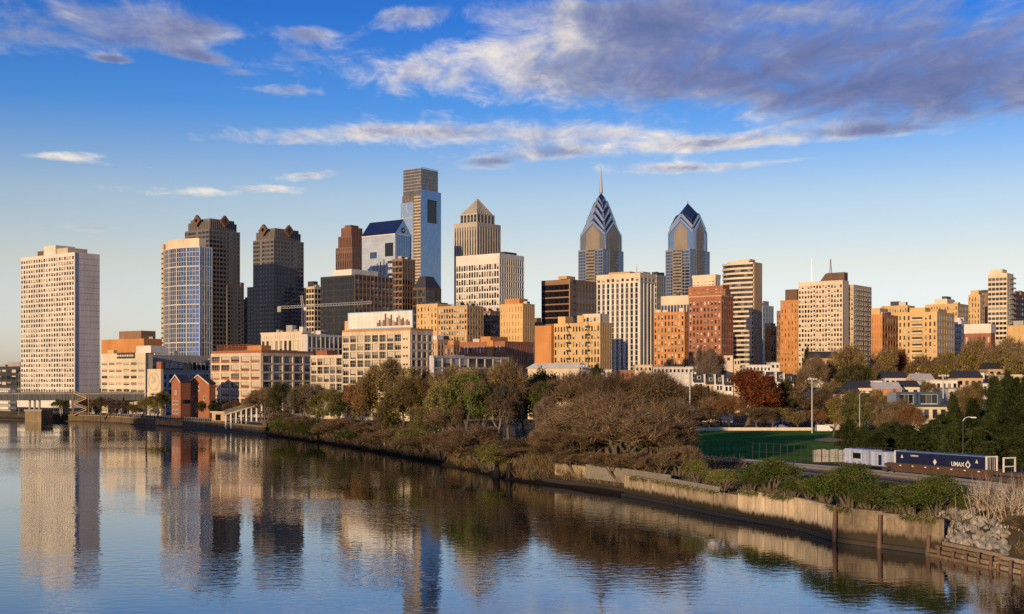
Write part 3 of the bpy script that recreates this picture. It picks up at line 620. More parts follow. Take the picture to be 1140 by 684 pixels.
MB().tube((2,Lw*.72,z),(2,Lw*.72,b.z(285)),.22,.1,6).build('roof_mast', SILV, b.root)
mb = MB(); zt = b.z(287)
for dx, dy in ((-.7,-.7),(.7,-.7),(.7,.7),(-.7,.7)): mb.bar((4+dx,Lw*.32+dy,z+5),(4+dx*.15,Lw*.32+dy*.15,zt),.16,.16)
for i in range(7): h = z+5+(zt-z-5)*i/7; q = 1-.85*i/7; mb.bar((4-.7*q,Lw*.32-.7*q,h),(4+.7*q,Lw*.32-.7*q,h),.12,.12); mb.bar((4-.7*q,Lw*.32-.7*q,h),(4-.7*q,Lw*.32+.7*q,h),.12,.12); mb.bar((4-.7*q,Lw*.32-.7*q,h),(4+.6*q,Lw*.32-.6*q,h+1.8),.1,.1)
mb.build('lattice_mast', RUST, b.root)
b = Bld('apartment_tower', 'shaded slab of stacked balconies joined to the broad cream apartment slab', (939,950,970), 860); z = b.z(317)
b.vol(0, b.Ls, 0, b.Lw, 0, z, BEIGE, wn(4,24,p=.8,sp=1.3,g='d'), wn(8,24,p=.7,sp=1.2,g='d')); b.finish()
mb = MB()
for i in range(4):
    for j in range(24): zf = z*j/24; u = b.Ls*(i*2+.15)/8; mb.box(u,u+b.Ls*.11,-1.5,-.3,zf,zf+.2); mb.box(u,u+b.Ls*.11,-1.5,-1.4,zf+.2,zf+1.1)
mb.build('balconies', CREAM, b.root, kind='stuff')
# right hand cluster
std('hotel', 'long tan classical hotel behind with a balustraded roof', (981,1010,1018), 1000, 340, GOLDT, wn(10,16), wn(3,16,g='d'), pent=[(.2,.8,.4,.7,335,DKGR)], cl=2)
b = std('apartment_house', 'tan and red brick house with a dark side beside the shaded balcony slab', (970,982,1000), 800, 350, ORANGE, wn(4,12,p=1.6), wn(6,12,g='d'), gm=ORANGE); b.roofbox('penthouse', GOLDT, .0, .5, .2, 1.0, b.zt+.004, b.z(343)); 
b = Bld('apartment_house', 'golden apartment block with a central column of balconies', (1000,1043,1062), 780); z = b.z(347); Lw = b.Lw
b.vol(0, b.Ls, 0, Lw, 0, z, GOLDT, wn(9,14,p=1.6,sp=1.5,skip=lambda i, j: 3 <= i <= 5), wn(7,14,g='d')); b.finish()
for j in range(14):
    zf = (z-1.4)*j/14; mb = MB().box(-1.7,-.3,Lw*.36,Lw*.64,zf,zf+.25); mb.box(-1.7,-1.58,Lw*.36,Lw*.64,zf+.3,zf+1.1); mb.box(-.29,-.05,Lw*.37,Lw*.63,zf+.3,zf+2.4,1); mb.build('balcony', [CREAM, WIND], b.root)
b.roofbox('parapet_pediment', GOLDT, 0, .3, .3, .7, z+.004, b.z(342)); b.roofbox('penthouse', TAN, .3, .8, .1, .3, z+.004, b.z(343))
std('hotel', 'broad tan hotel with a terrace penthouse behind the golden apartment block', (1030,1066,1078), 990, 338, GOLDT, wn(12,17), wn(4,17,g='d'), pent=[(.1,.8,.35,.75,332,CREAM),(.2,.6,.4,.55,329,DKGR)])
std('office_block', 'grey panelled block with narrow windows beside the white topped brick building', (1061,1070,1077), 840, 357, LGREY, wn(4,14,p=.8,g='d'), wn(3,14,g='d'))
b = Bld('office_block', 'brick building with a blank white upper storey', (1074,1103,1108), 700); z = b.z(371)
b.vol(0, b.Ls, 0, b.Lw, 0, z, RED, wn(6,8,p=1.2,sp=1.3), None); b.box(-.3, b.Ls+.3, -.3, b.Lw+.3, z+.004, b.z(360.5), WHITE); b.finish()
b = std('office_tower', 'slender tan tower with an arched top behind the brick building', (1078,1091,1096), 1120, 328, GOLDT, wn(4,18,p=1.8), wn(2,18,g='d')); b.roofbox('arched_crown', GOLDT, .1, .9, .15, .85, b.zt+.004, b.z(323))
std('office_tower', 'narrow brown tower between the arched top tower and the tall cream tower', (1094,1099,1104), 1200, 326, BROWN, wn(3,20), wn(3,20,g='d'))
b = Bld('apartment_tower', 'tall cream apartment tower with side balconies', (1100,1121,1128), 880); z = b.z(304)
b.vol(0, b.Ls, 0, b.Lw, 0, z, CREAM, dict(n=5, fl=26, p=.4, sp=1.5, k='band', g='w', top=2.5), wn(3,26,g='d')); b.finish()
for j in range(26): zf = z*j/26; mb = MB().box(b.Ls*.3,b.Ls+1.5,-1.6,-.3,zf,zf+.25); mb.box(b.Ls*.3,b.Ls+1.5,-1.6,-1.5,zf+.3,zf+1.1); mb.build('balcony', CREAM, b.root)
b.roofbox('penthouse', CREAM, .2, .9, .3, .98, z+.004, b.z(299))
std('apartment_tower', 'brown apartment tower cut off by the frame edge', (1127,1137,1150), 960, 327, BROWN, wn(4,20,p=.9), wn(5,20,g='d'))
std('apartment_house', 'low golden brick house below the brown apartment tower', (1122,1148,1160), 640, 362, GOLDT, wn(7,7,p=1.6), wn(3,7,g='d'))

# --- left part
std('office_block', 'low dark office block at the far end of the bridge', (-14,24,40), 850, 408, DKGR, wn(7,6,p=1.0,g='d'), wn(3,6,g='d'), pent=[(0,.6,.05,.4,403)], pm=GREY)
b = Bld('apartment_tower', 'white concrete apartment slab with a blank grey end wall', (24,83.5,111), 760); z = b.z(281); Lw, Ls = b.Lw, b.Ls
CW = W('pale_cream_concrete', (.61,.565,.495))
b.vol(0, Ls, 0, Lw, 9, z, CW, wn(21,27,p=.95,sp=1.15,d=.55,top=1.6), None); b.box(-3, Ls+1, -.6, Lw, 0, 8.99, WHITE); b.finish()
mb = MB(); [mb.box(.25, Ls, -.12, -.02, z*j/27-.09, z*j/27+.09) for j in range(4,27)]; mb.build('panel_joints', GREY, b.root)
mb = MB().box(.2, Ls-.05, -.016, .0, 9, z); mb.build('end_wall', W('end_wall_concrete', (.60,.55,.51), streak=.15), b.root)
b.roofbox('penthouse', CW, .1, .9, .40, .62, z+.004, b.z(270)); b.roofbox('penthouse', BEIGE, .15, .95, .20, .55, z+.005, b.z(274)); b.roofbox('penthouse', DKBR, .1, .7, .62, .74, z+.006, b.z(275))
b = std('office_building', 'plain orange brick block with a rooftop plant room', (113,160,180), 950, 377, ORANGE, None, wn(6,4,g='d',p=2.5), pent=[(.1,.9,.1,.62,368)], pm=BROWN)
# cream warehouse with rooftop sign
b = Bld('warehouse', 'cream warehouse with square windows and a dark roof sign', (113,162,170), 620); z = b.z(393)
b.vol(0, b.Ls, 0, b.Lw, 0, z, CREAM, wn(6,8,p=1.4,sp=2.0,top=3.6,mull=2), None); b.finish()
b.roofbox('roof_box', WHITE, .1, 2.2, -.1, .22, z+.004, b.z(385)); b.roofbox('roof_tank', GOLDT, 0, .5, .72, .86, z-3.3, b.z(389))
b.part('roof_sign', DKGR, (-.6,-.42,b.Lw*.22,b.Lw*.62,z-2.6,z+.3)); b.part('sign_lettering', TWHITE, *[(-.66,-.61,b.Lw*(.25+.35*i/9),b.Lw*(.25+.35*i/9+.022),z-1.7,z-.7) for i in range(10)])
# grey long office block
b = Bld('office_block', 'long grey office wing behind the gabled brick houses', (161,163,238), 640); z = b.z(395)
b.vol(0, b.Ls, 0, b.Lw, 0, z, GREY, None, dict(n=15, fl=1, p=.5, sp=.8, k='win', g='d', top=3.2, base=z-8)); b.finish()
mb = MB(); [mb.box(4+b.Ls*.95*i/9, 4+b.Ls*.95*i/9+2.4, -1.7,-1.49, z-9.2-4*j-3, z-9.2-4*j-.8) for i in range(9) for j in range(3)]; mb.build('lower_glazing', WIND, b.root)
b.part('wing_wall', BLUEW, (3, b.Ls, -1.48, -.31, 0, z-9.0)); b.part('square_sign', TWHITE, (b.Ls*.91,b.Ls*.98,-1.2,-.5,z-8,z-1.5)); b.part('sign_mark', DKGR, (b.Ls*.935,b.Ls*.955,-1.26,-1.21,z-5.5,z-3.6))
b.roofbox('roof_box', WHITE, .12, .32, -.0, .5, z+.004, b.z(388)); b.roofbox('roof_box', GREY, .4, .46, 0, .4, z+.004, b.z(390))
# mural stair tower
b = Bld('stair_tower', 'cream stair tower painted with a faded round emblem', (164,179,182), 590); z = b.z(411); Lw = b.Lw
b.box(0, b.Ls, 0, Lw, 0, z, CREAM); b.box(.3, b.Ls, .1, Lw*.35, z+.004, b.z(403), RED); b.finish()
mb = MB(); cz = b.z(425); r = Lw*.38
for i in range(28):
    t0, t1 = 2*math.pi*i/28, 2*math.pi*(i+1)/28
    mb.bar((-.06,Lw/2+r*math.cos(t0),cz+r*1.05*math.sin(t0)),(-.06,Lw/2+r*math.cos(t1),cz+r*1.05*math.sin(t1)),.1,.5)
for u, v, w, h in ((-.25,.25,.5,.3),(.1,.3,.35,.5),(-.3,-.1,.3,.4),(.05,-.25,.5,.3),(-.1,.0,.25,.25),(-.35,.05,.2,.2)):
    mb.box(-.1-.01*w,-.02,Lw/2+r*u,Lw/2+r*(u+w),cz+r*v,cz+r*(v+h))
mb.build('wall_emblem', W('faded_mural_paint', (.46,.385,.295)), b.root)
# loft building left
LW = W('loft_frame_concrete', (.57,.465,.345), streak=.22); 
b = Bld('loft_building', 'six storey loft building with red spandrels and rooftop lattice', (236,291,348), 560); z = b.z(393); Lw, Ls = b.Lw, b.Ls
b.vol(0, Ls, 0, Lw, 0, z, LW, wn(5,7,p=.9,sp=.9,d=.7,top=1.0,base=1.0,mull=4), wn(5,7,p=.9,sp=.8,d=.7,top=1.0,base=1.0,mull=4,g='d'))
mb = MB(); zz = (z-2)/7
for j in range(1,7): mb.box(-.35,-.02,0,Lw,1+zz*j+.46,1+zz*j+1.25)
mb.build('spandrel_panels', RED, b.root); b.finish()
b.roofbox('parapet', RED, -.01, 1.01, -.012, .03, z+.004, z+1.2); b.roofbox('parapet', RED, -.012, .02, .031, 1.0, z+.004, z+1.2)
mb = MB(); yy0, yy1 = Lw*.25, Lw*1.0
for i in range(11): t = yy0+(yy1-yy0)*i/10; mb.box(3,3.3,t-.12,t+.12,z,z+4.0); mb.box(7,7.3,t-.12,t+.12,z,z+4.0)
for h in (.8,1.6,2.4,3.2,3.9): mb.box(2.9,3.4,yy0,yy1,z+h,z+h+.16); mb.box(6.9,7.4,yy0,yy1,z+h,z+h+.16)
for i in range(10): t = yy0+(yy1-yy0)*i/10; mb.bar((3.1,t,z+.3),(3.1,t+(yy1-yy0)/10,z+3.9),.14,.14); mb.box(3.1,7.2,t-.1,t+.1,z+3.7,z+3.9)
mb.build('rooftop_lattice', RUST, b.root)
b.roofbox('roof_house', ORANGE, .02, .2, .02, .3, z+.02, b.z(384.5)); b.roofbox('roof_house', TAN, .55, .8, .1, .4, z+.02, b.z(389)); b.clutter(z+.01, 4, 5)
# loft building right with the billboard
b = Bld('loft_building', 'taller loft building carrying the skyline billboard', (347,457,481), 510); Lw, Ls = b.Lw, b.Ls; z = b.z(368); y1 = Lw*.665
b.vol(0, Ls, 0, y1, 0, z, LW, wn(9,10,p=.75,sp=.7,d=.7,top=1.2,base=1.0,mull=3,skip=lambda i, j: i == 0), wn(4,10,p=.9,sp=1.0,d=.6,top=1.2,base=1.0,mull=3,g='d'))
b.box(-.72,-.705,-.5,y1/9,0,z,CREAM)
z2 = b.z(394); b.vol(0, Ls, y1+.004, Lw, 0, z2, LW, wn(5,7,p=.65,sp=.7,d=.7,top=1.0,base=1.0,mull=2), None); b.finish()
mb = MB(); [mb.box(-.80,-.71,y1/9*(.2+.36*i),y1/9*(.2+.36*i)+1.0,z-1.2-(z-2.2)/10*(j+.75),z-1.2-(z-2.2)/10*(j+.75)+.7) for i in range(2) for j in range(9)]; mb.build('slit_windows', WIND, b.root)
b.roofbox('cornice', ORANGE, -.03, 1.01, -.01, .67, z+.004, z+.9); b.roofbox('roof_house', GOLDT, .3, .8, .62, .72, z+.91, b.z(354)); b.roofbox('roof_house', RUST, .1, .6, .86, .98, z2+.004, b.z(388)); b.clutter(z+.92, 4, 3)
b.LOFT = 1; loft = b
# billboard on the roof
def local(b, x, y, z): return b.root.matrix_basis @ Vector((x,y,z))
bpy.context.view_layer.update()
bb = thing('billboard', 'white rooftop billboard with a brown skyline silhouette', 'billboard', loft.root.location, GRID)
za, zb = b.z(367)+1.2, b.z(346); ya, yb = b.Lw*.0+.0, b.Lw*.63
xb = 1.0
MB().box(xb, xb+.4, ya, yb, za, zb).build('board', TWHITE, bb)
mb = MB(); mb.box(xb-.12,xb+.5,ya-.3,yb+.3,za-.5,za-.01); mb.box(xb-.12,xb+.5,ya-.3,yb+.3,zb+.01,zb+.3); mb.box(xb-.1,xb+.5,ya-.3,ya-.01,za,zb); mb.box(xb-.1,xb+.5,yb+.01,yb+.3,za,zb); mb.build('board_frame', W('board_frame_paint', (.25,.42,.62), rough=.5), bb)
mb = MB()
for i in range(9): t = ya+(yb-ya)*(i+.5)/9; mb.bar((xb+.5,t,za+2),(xb+4,t,za-2),.2,.2); mb.box(xb+.41,xb+.7,t-.12,t+.12,za-2.2,zb)
mb.build('support_strut', DKGR, bb)
mb = MB(); rn = random.Random(4); y = ya+1.2; k = 0; h = [1.6,2.4,1.8,3.2,2.6,4.2,3.4,1.6,2.2,4.6,3.0,3.6,5.2,2.6,1.8,2.6,1.5]
for k, hh in enumerate(h):
    w = .9+.5*(k*7 % 3)/2; mb.box(xb-.06-.004*k, xb-.004, y, y+w, za+.6, za+.6+hh, k % 3); y += w*.95
mb.build('skyline_picture', [DKBR, BROWN, GREY], bb)
# behind the lofts
b = std('warehouse', 'cream corniced warehouse with a white railing above the left loft', (291,336,345), 680, 371, CREAM, wn(9,3,p=1.6,sp=2.2,top=2.8), None); b.roofbox('cornice', CREAM, -.05, 1.05, -.03, 1.02, b.zt+.004, b.zt+.9)
mb = MB(); [mb.box(-.55,-.36,b.Lw*.03+i*1.5,b.Lw*.03+i*1.5+.4,b.zt-2.6,b.zt-1) for i in range(int(b.Lw/1.6))]; mb.build('frieze', WHITE, b.root)
b.roofbox('roof_house', GREY, .1, .6, .25, .4, b.zt+.91, b.zt+4.5); b.roofbox('roof_tank', WHITE, .2, .7, .02, .1, b.zt+.91, b.zt+3.5)
std('office_building', 'pale gridded office with dark square panes between the two lofts', (336,342,386), 660, 372, LGREY, None, dict(n=9, fl=6, p=.6, sp=.8, d=.4, k='win', g='d', top=.8), cl=3)
# long gridded glass block
b = Bld('showroom_block', 'low glass block in a white frame behind the bank woods', (478,482,566), 500); z = b.z(396)
b.vol(0, b.Ls, 0, b.Lw, 0, z, LGREY, None, dict(n=9, fl=6, p=.55, sp=.6, d=.5, k='win', g='d', top=.6)); b.finish(); b.roofbox('entrance_bay', LGREY, .26, .40, -.03, .04, z-12, z+.5)
# brick blocks behind
std('apartment_house', 'small tan house with dormers behind the glass block', (479,487,502), 690, 378, PINK, wn(3,8), wn(4,8,g='d'), pent=[(.0,.5,.1,.6,374,TWHITE)])
std('apartment_house', 'weathered brown brick house left of the long orange brick block', (495,505,516), 680, 384, BROWN, wn(3,7), wn(3,7,g='d'), pent=[(.1,.7,.1,.7,379,ORANGE)])
b = std('apartment_house', 'long orange brick block with a dark brown shaded end', (512,562,594), 600, 380, RED, wn(14,7,p=1.0,sp=1.5), wn(13,7,p=1.0,sp=1.5,g='d'), pent=[(.1,.7,.38,.60,374)], pm=ORANGE, gm=RED)
b.part('lift_shaft', ORANGE, (-1.2,-.3,b.Lw*.22,b.Lw*.36,0,b.zt+.5))
# cream low hall
b = Bld('pavilion_building', 'low cream hall with a pale hipped roof', (588,645,652), 520); z = b.z(410)
b.vol(0, b.Ls*1.6, 0, b.Lw, 0, z, CREAM, wn(12,3,p=1.6,sp=1.3), None); b.finish()
MB().prism([(-.8,-.8),(b.Ls*1.6,-.8),(b.Ls*1.6,b.Lw+.8),(-.8,b.Lw+.8)], z+.004, b.z(404), 0, [(b.Ls*.5,1.5),(b.Ls*1.1,1.5),(b.Ls*1.1,b.Lw-1.5),(b.Ls*.5,b.Lw-1.5)]).build('hipped_roof', W('pale_metal_roof', (.55,.54,.52), rough=.4), b.root)
# ------------------------------------------------------------------ the setting: river, land, banks
BK = [(0,467),(110,470),(230,478),(290,484),(380,497),(480,515),(567,535),(680,551),(738,562),(790,574),(890,592),(927,604),(1032,618),(1140,642)]
def dw(px):
    """distance of the waterline in the column px"""
    for (a, ya), (c, yc) in zip(BK, BK[1:]):
        if px <= c or c == 1140: return F*HC/((ya+(yc-ya)*(px-a)/(c-a))-YH)
bank = [(-2600,1750),(-900,1000),(-420,760)]+[(PX(px, F*HC/(py-YH)), F*HC/(py-YH)) for px, py in BK]+[(78,95),(95,40),(110,-60),(120,-400)]
INL = Vector((.80,.60))
def inland(px, off):
    """point a distance inland of the waterline seen in column px"""
    D = dw(px); return Vector((PX(px, D)+INL.x*off, D+INL.y*off))

m, N, L, bs = newmat('river_water'); MATS['river_water'] = m
tc = N('ShaderNodeTexCoord')
mp = N('ShaderNodeMapping'); mp.inputs['Scale'].default_value = (.62, .95, 1.0); mp.inputs['Rotation'].default_value = (0,0,R(-12)); L(tc.outputs['Object'], mp.inputs['Vector'])
w1 = N('ShaderNodeTexNoise', i2=.9, i3=2.0, i4=.5); w2 = N('ShaderNodeTexNoise', i2=2.2, i3=2.0, i4=.5); L(mp.outputs[0], w1.inputs['Vector']); L(mp.outputs[0], w2.inputs['Vector'])
mp2 = N('ShaderNodeMapping'); mp2.inputs['Scale'].default_value = (.004,.020,1); mp2.inputs['Rotation'].default_value = (0,0,R(8)); L(tc.outputs['Object'], mp2.inputs['Vector'])
w3 = N('ShaderNodeTexNoise', i2=1.0, i3=3.0); L(mp2.outputs[0], w3.inputs['Vector'])
amp = N('ShaderNodeMapRange'); L(w3.outputs[0], amp.inputs[0]); amp.inputs[1].default_value = .42; amp.inputs[2].default_value = .66; amp.inputs[3].default_value = .5; amp.inputs[4].default_value = 2.3
ad = N('ShaderNodeMath', operation='MULTIPLY_ADD'); L(w2.outputs[0], ad.inputs[0]); ad.inputs[1].default_value = .28; L(w1.outputs[0], ad.inputs[2])
bp = N('ShaderNodeBump'); bp.inputs['Distance'].default_value = .09; L(ad.outputs[0], bp.inputs['Height']); 
ms = N('ShaderNodeMath', operation='MULTIPLY'); L(amp.outputs[0], ms.inputs[0]); ms.inputs[1].default_value = .25; L(ms.outputs[0], bp.inputs['Strength'])
L(bp.outputs[0], bs.inputs['Normal']); bs.inputs['Base Color'].default_value = (.010,.012,.010,1); bs.inputs['Roughness'].default_value = .006; bs.inputs['IOR'].default_value = 1.5; bs.inputs['Specular IOR Level'].default_value = .8
gl = N('ShaderNodeBsdfGlossy'); gl.inputs['Color'].default_value = (.86,.92,1,1); gl.inputs['Roughness'].default_value = .004; L(bp.outputs[0], gl.inputs['Normal'])
mxs = N('ShaderNodeMixShader'); mxs.inputs[0].default_value = .20; L(bs.outputs[0], mxs.inputs[1]); L(gl.outputs[0], mxs.inputs[2]); L(mxs.outputs[0], m.node_tree.nodes['Material Output'].inputs[0])
MB().add([(-3500,-500,0),(700,-500,0),(700,2600,0),(-3500,2600,0)], [(0,1,2,3)]).build('river_water', m, kind='structure')

m, N, L, bs = newmat('ground'); MATS['ground'] = m
tc = N('ShaderNodeTexCoord'); a = N('ShaderNodeTexNoise', i2=.05, i3=6.0, i4=.65); L(tc.outputs['Object'], a.inputs['Vector'])
r = ramp(N, [(.30,(.045,.04,.022)),(.45,(.085,.065,.04)),(.58,(.11,.09,.06)),(.70,(.05,.06,.025))]); L(a.outputs[0], r.inputs[0])
sz = N('ShaderNodeSeparateXYZ'); L(tc.outputs['Object'], sz.inputs[0]); tm_ = N('ShaderNodeMapRange'); L(sz.outputs[2], tm_.inputs[0]); tm_.inputs[1].default_value = .5; tm_.inputs[2].default_value = 1.6
mm = N('ShaderNodeMix', data_type='RGBA'); L(tm_.outputs[0], mm.inputs[0]); mm.inputs[6].default_value = (.028,.021,.014,1); L(r.outputs[0], mm.inputs[7]); bs.inputs['Specular IOR Level'].default_value = .05; L(mm.outputs[2], bs.inputs['Base Color']); bs.inputs['Roughness'].default_value = .95
def sweep(name, line, steps, mat, d=INL):
    mb = MB(); n = len(steps); vs = []
    for x, y in line: vs += [(x+d.x*o, y+d.y*o, z) for o, z in steps]
    mb.add(vs, [(i*n+k, (i+1)*n+k, (i+1)*n+k+1, i*n+k+1) for i in range(len(line)-1) for k in range(n-1)])
    return mb.build(name, mat, kind='structure')
fine = []
for (x0,y0),(x1,y1) in zip(bank, bank[1:]):
    k = max(1, int(math.hypot(x1-x0,y1-y0)/9)) if abs(x0) < 320 and y0 < 760 else 1
    fine += [(x0+(x1-x0)*i/k, y0+(y1-y0)*i/k) for i in range(k)]
fine.append(bank[-1])
g = sweep('ground', fine, [(-3,-1.2),(0,-.15),(1.5,.7),(4.5,2.6),(8,GZ),(40,GZ),(1500,GZ),(30000,GZ)], m)
rn = random.Random(3)
for v in g.data.vertices:
    if -.5 < v.co.z < GZ-.1 and v.co.x < 10: v.co.z += rn.uniform(-.25,.3); v.co.x += rn.uniform(-.7,.7); v.co.y += rn.uniform(-.7,.7)
wb = [(-3200,2100),(-900,1010),(-560,800),(-400,620),(-224,400),(-130,180),(-70,54),(-45,-40),(-40,-480)]
sweep('west_bank', wb, [(2,-1),(0,0),(-3,3.8),(-30,GZ),(-2500,GZ)], m)

# quay wall on the near bank
CONC = W('weathered_concrete', (.35,.275,.185), var=.30, streak=.45, fine=2.2, fvar=.2, scale=.25, tide=1.5); CONCD = W('dark_weathered_concrete', (.24,.185,.125), var=.35, streak=.45, fine=2.2, fvar=.25, scale=.3, tide=1.6); MUD = W('tidal_mud', (.045,.035,.025), rough=.6, spec=.5)
def wline(p0, p1, off): return [tuple(inland(p, off)) for p in np.linspace(p0, p1, max(2, int(abs(p1-p0)/12)))]
def wallstrip(mb, line, z0, z1, t, mi=0):
    n = len(line); vs = []
    for i, (x, y) in enumerate(line):
        a = Vector(line[max(i-1,0)]); c = Vector(line[min(i+1,n-1)]); d = (c-a).normalized(); nn = Vector((-d.y, d.x))
        if nn.dot(INL) < 0: nn = -nn
        vs += [(x,y,z0),(x,y,z1),(x+nn.x*t,y+nn.y*t,z1),(x+nn.x*t,y+nn.y*t,z0)]
    fs = [(4*i+k, 4*i+4+k, 4*i+4+(k+1)%4, 4*i+(k+1)%4) for i in range(n-1) for k in range(4)]+[(0,1,2,3),(4*n-1,4*n-2,4*n-3,4*n-4)]
    return mb.add(vs, fs, mi)
qw = thing('quay_wall', 'long weathered concrete quay wall along the near bank', 'wall', (0,0,0))
for p0, p1, zt, mt, nm in ((690,735,3.7,CONC,'wall_panel'),(735.6,816,3.5,CONC,'wall_panel'),(816.4,926,4.3,W('pale_weathered_concrete',(.60,.48,.33),var=.2,streak=.4,fine=2.2,fvar=.15,scale=.25,tide=1.3),'wall_panel'),(926.4,976,4.35,CONCD,'wall_panel'),(976.4,1040,4.2,CONCD,'wall_panel')):
    wallstrip(MB(), wline(p0, p1, 1.0), -1, zt, .7).build(nm, mt, qw)
wallstrip(MB(), wline(690, 1032, .35), -1, .55, .6).build('footing', MUD, qw)
wallstrip(MB(), wline(640, 732, 2.6), 2.0, 4.6, .4).build('upper_kerb', W('old_kerb_concrete',(.22,.20,.17),var=.3), qw)
wallstrip(MB(), wline(732.5, 790, 1.75), 3.0, 4.2, .35).build('upper_kerb', W('old_kerb_concrete',(.22,.20,.17),var=.3), qw)
tw = thing('retaining_wall', 'short sunlit stone wall stub under the brown bank woods', 'wall', (0,0,0))
wallstrip(MB(), wline(602, 640, 3.5), .5, 4.1, .6).build('wall_panel', CONC, tw); wallstrip(MB(), wline(596, 690, 1.6), -.5, 1.2, .6).build('footing', MUD, tw)
mb = MB()
for px in np.linspace(712,1020,9):
    a = inland(px,.94); c = inland(px+.3,.94); zt = 3.4 if px < 816 else 4.1
    mb.add([(a.x,a.y,.5),(c.x,c.y,.5),(c.x,c.y,zt),(a.x,a.y,zt)],[(0,1,2,3)])
mb.build('expansion_joints', MUD, qw)
# timber piles in front of the wall
pile_src = None
for k, (px, zt, lab) in enumerate(((927,4.6,'dark timber pile where the pale wall panel ends'),(977,4.0,'dark timber pile between the two stained wall panels'),(1031,2.2,'short timber pile at the wall end beside the timber bulkhead'))):
    p = inland(px, .25); mb = MB()
    for i in range(5): mb.tube((.03*i,0,-1+i*(zt+1)/5),(.03*i+.02,.01,-1+(i+1)*(zt+1)/5),.30-.015*i,.29-.015*i,8)
    o = mb.build('timber_pile', DKBR, None, (p.x,p.y,0)); tag(o, lab, 'pile', 'timber piles along the quay wall')
p = inland(562, 1.0); 
for dx, h, lab in ((0,3.4,'taller of the two black stub piles in the water below the woods'),(-2.6,2.6,'shorter of the two black stub piles in the water below the woods')):
    o = MB().tube((0,0,-1),(.1,0,h*.6),.75,.7,9).tube((.1,0,h*.6),(.15,.05,h),.7,.45,9).build('timber_pile', W('black_timber',(.02,.017,.015)), None, (p.x+dx,p.y-1,0)); tag(o, lab, 'pile', 'black stub piles')
# timber bulkhead
tbh = thing('timber_bulkhead', 'weathered timber bulkhead below the boulders', 'bulkhead', (0,0,0))
TIM = W('old_timber', (.20,.14,.085), var=.35, streak=.0, fine=3, fvar=.35); TIMG = W('grey_timber', (.28,.22,.15), var=.3, fine=3, fvar=.3)
for j in range(4):
    for (p0, p1) in ((1032,1068),(1068.4,1105),(1105.4,1150)):
        a = inland(p0, .1+.55*j); c = inland(p1, .1+.55*j); dz = -.25 if p0 > 1100 else 0
        MB().bar((a.x,a.y,.10+.44*j+dz),(c.x,c.y,.10+.44*j+rn.uniform(-.05,.05)+dz),.55,.40).build('beam', TIMG if j == 3 or (j == 1 and p0 > 1060) else TIM, tbh)
for px in (1046,1062,1076,1090,1104,1112,1126,1140):
    a = inland(px, -.25); MB().tube((a.x,a.y,-1),(a.x+.05,a.y,rn.uniform(.6,1.6)),.2,.17,7).build('stub_post', DKBR, tbh)
# boulders
boul = []
for k in range(5):
    r2 = np.random.RandomState(k); mb = MB(); vs = []; nu, nv = 9, 6
    ph = r2.rand(6)*6
    for j in range(nv+1):
        for i in range(nu):
            t, f = 2*math.pi*i/nu, math.pi*j/nv; d = Vector((math.sin(f)*math.cos(t), math.sin(f)*math.sin(t), math.cos(f)*.75))
            q = 1+.22*math.sin(3*d.x+ph[0])+.2*math.sin(3.3*d.y+ph[1])+.18*math.sin(4*d.z+ph[2])+.06*r2.randn()
            vs.append(d*q*.5)
    mb.add(vs, [(j*nu+i, j*nu+(i+1)%nu, (j+1)*nu+(i+1)%nu, (j+1)*nu+i) for j in range(nv) for i in range(nu)])
    boul.append((mb, [W('pale_rock',(.33,.30,.27),var=.25,scale=.9), W('grey_rock',(.21,.205,.20),var=.25,scale=.9), W('tan_rock',(.28,.235,.185),var=.25,scale=.9)][k % 3]))
bm = [mb.mesh('boulder', mt) for mb, mt in boul]
k = 0; rb = random.Random(11)
while k < 295:
    px = rb.uniform(1000,1118); off = rb.uniform(2.2, 11); p = inland(px, off); sx = 570+p.x/p.y*F
    if not 1044 < sx < 1122 or off > 11-max(0, sx-1085)*.13: continue
    z = float(np.interp(off,[0,1.5,4.5,8,12],[0,.7,2.6,GZ,GZ+.4]))
    s = rb.choice((.45,.6,.8,1.0)) if off > 4 else rb.choice((.7,.95,1.3))
    o = link('boulder', bm[k % 5], None, (p.x,p.y,z+.15*s)); o.rotation_euler = (rb.uniform(0,6),rb.uniform(0,6),rb.uniform(0,6)); o.scale = (s,s*rb.uniform(.7,1),s*rb.uniform(.6,.9))
    tag(o, 'pale angular boulder in the rock pile at the end of the quay wall', 'boulder', 'riprap boulders'); k += 1
# stone quay on the far left
ql = thing('quay_wall', 'dark stone quay under the far promenade with a painted sun patch', 'wall', (0,0,0))
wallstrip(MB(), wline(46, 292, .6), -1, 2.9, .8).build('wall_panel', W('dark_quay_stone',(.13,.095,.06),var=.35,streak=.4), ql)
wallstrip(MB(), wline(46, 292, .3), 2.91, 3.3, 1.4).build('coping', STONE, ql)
wallstrip(MB(), wline(172, 202, .45), .6, 2.8, .3).build('painted_sun_panel', ORANGE, ql)  # patch of sunlight painted on as an orange strip
wallstrip(MB(), wline(-20, 300, -1.2), -1, .35, 1.2).build('mud_footing', MUD, ql)
rl = thing('promenade_railing', 'grey iron railing on the far quay', 'railing', (0,0,0)); pts = wline(56, 262, 1.3)
for h in (1.25,.7,.15):
    mb = MB(); [mb.bar((*p,3.3+h),(*q,3.3+h),.07,.07) for p, q in zip(pts, pts[1:])]; mb.build('rail', GREY, rl)
for px in np.linspace(56,262,84): q = inland(px,1.3); MB().box(q.x-.06,q.x+.06,q.y-.06,q.y+.06,3.3,4.65).build('post', GREY, rl)
sweep('promenade', [tuple(inland(px, 2.2)) for px in np.linspace(20,290,20)], [(0,GZ+.03),(14,GZ+.035)], W('promenade_paving',(.33,.29,.24)))
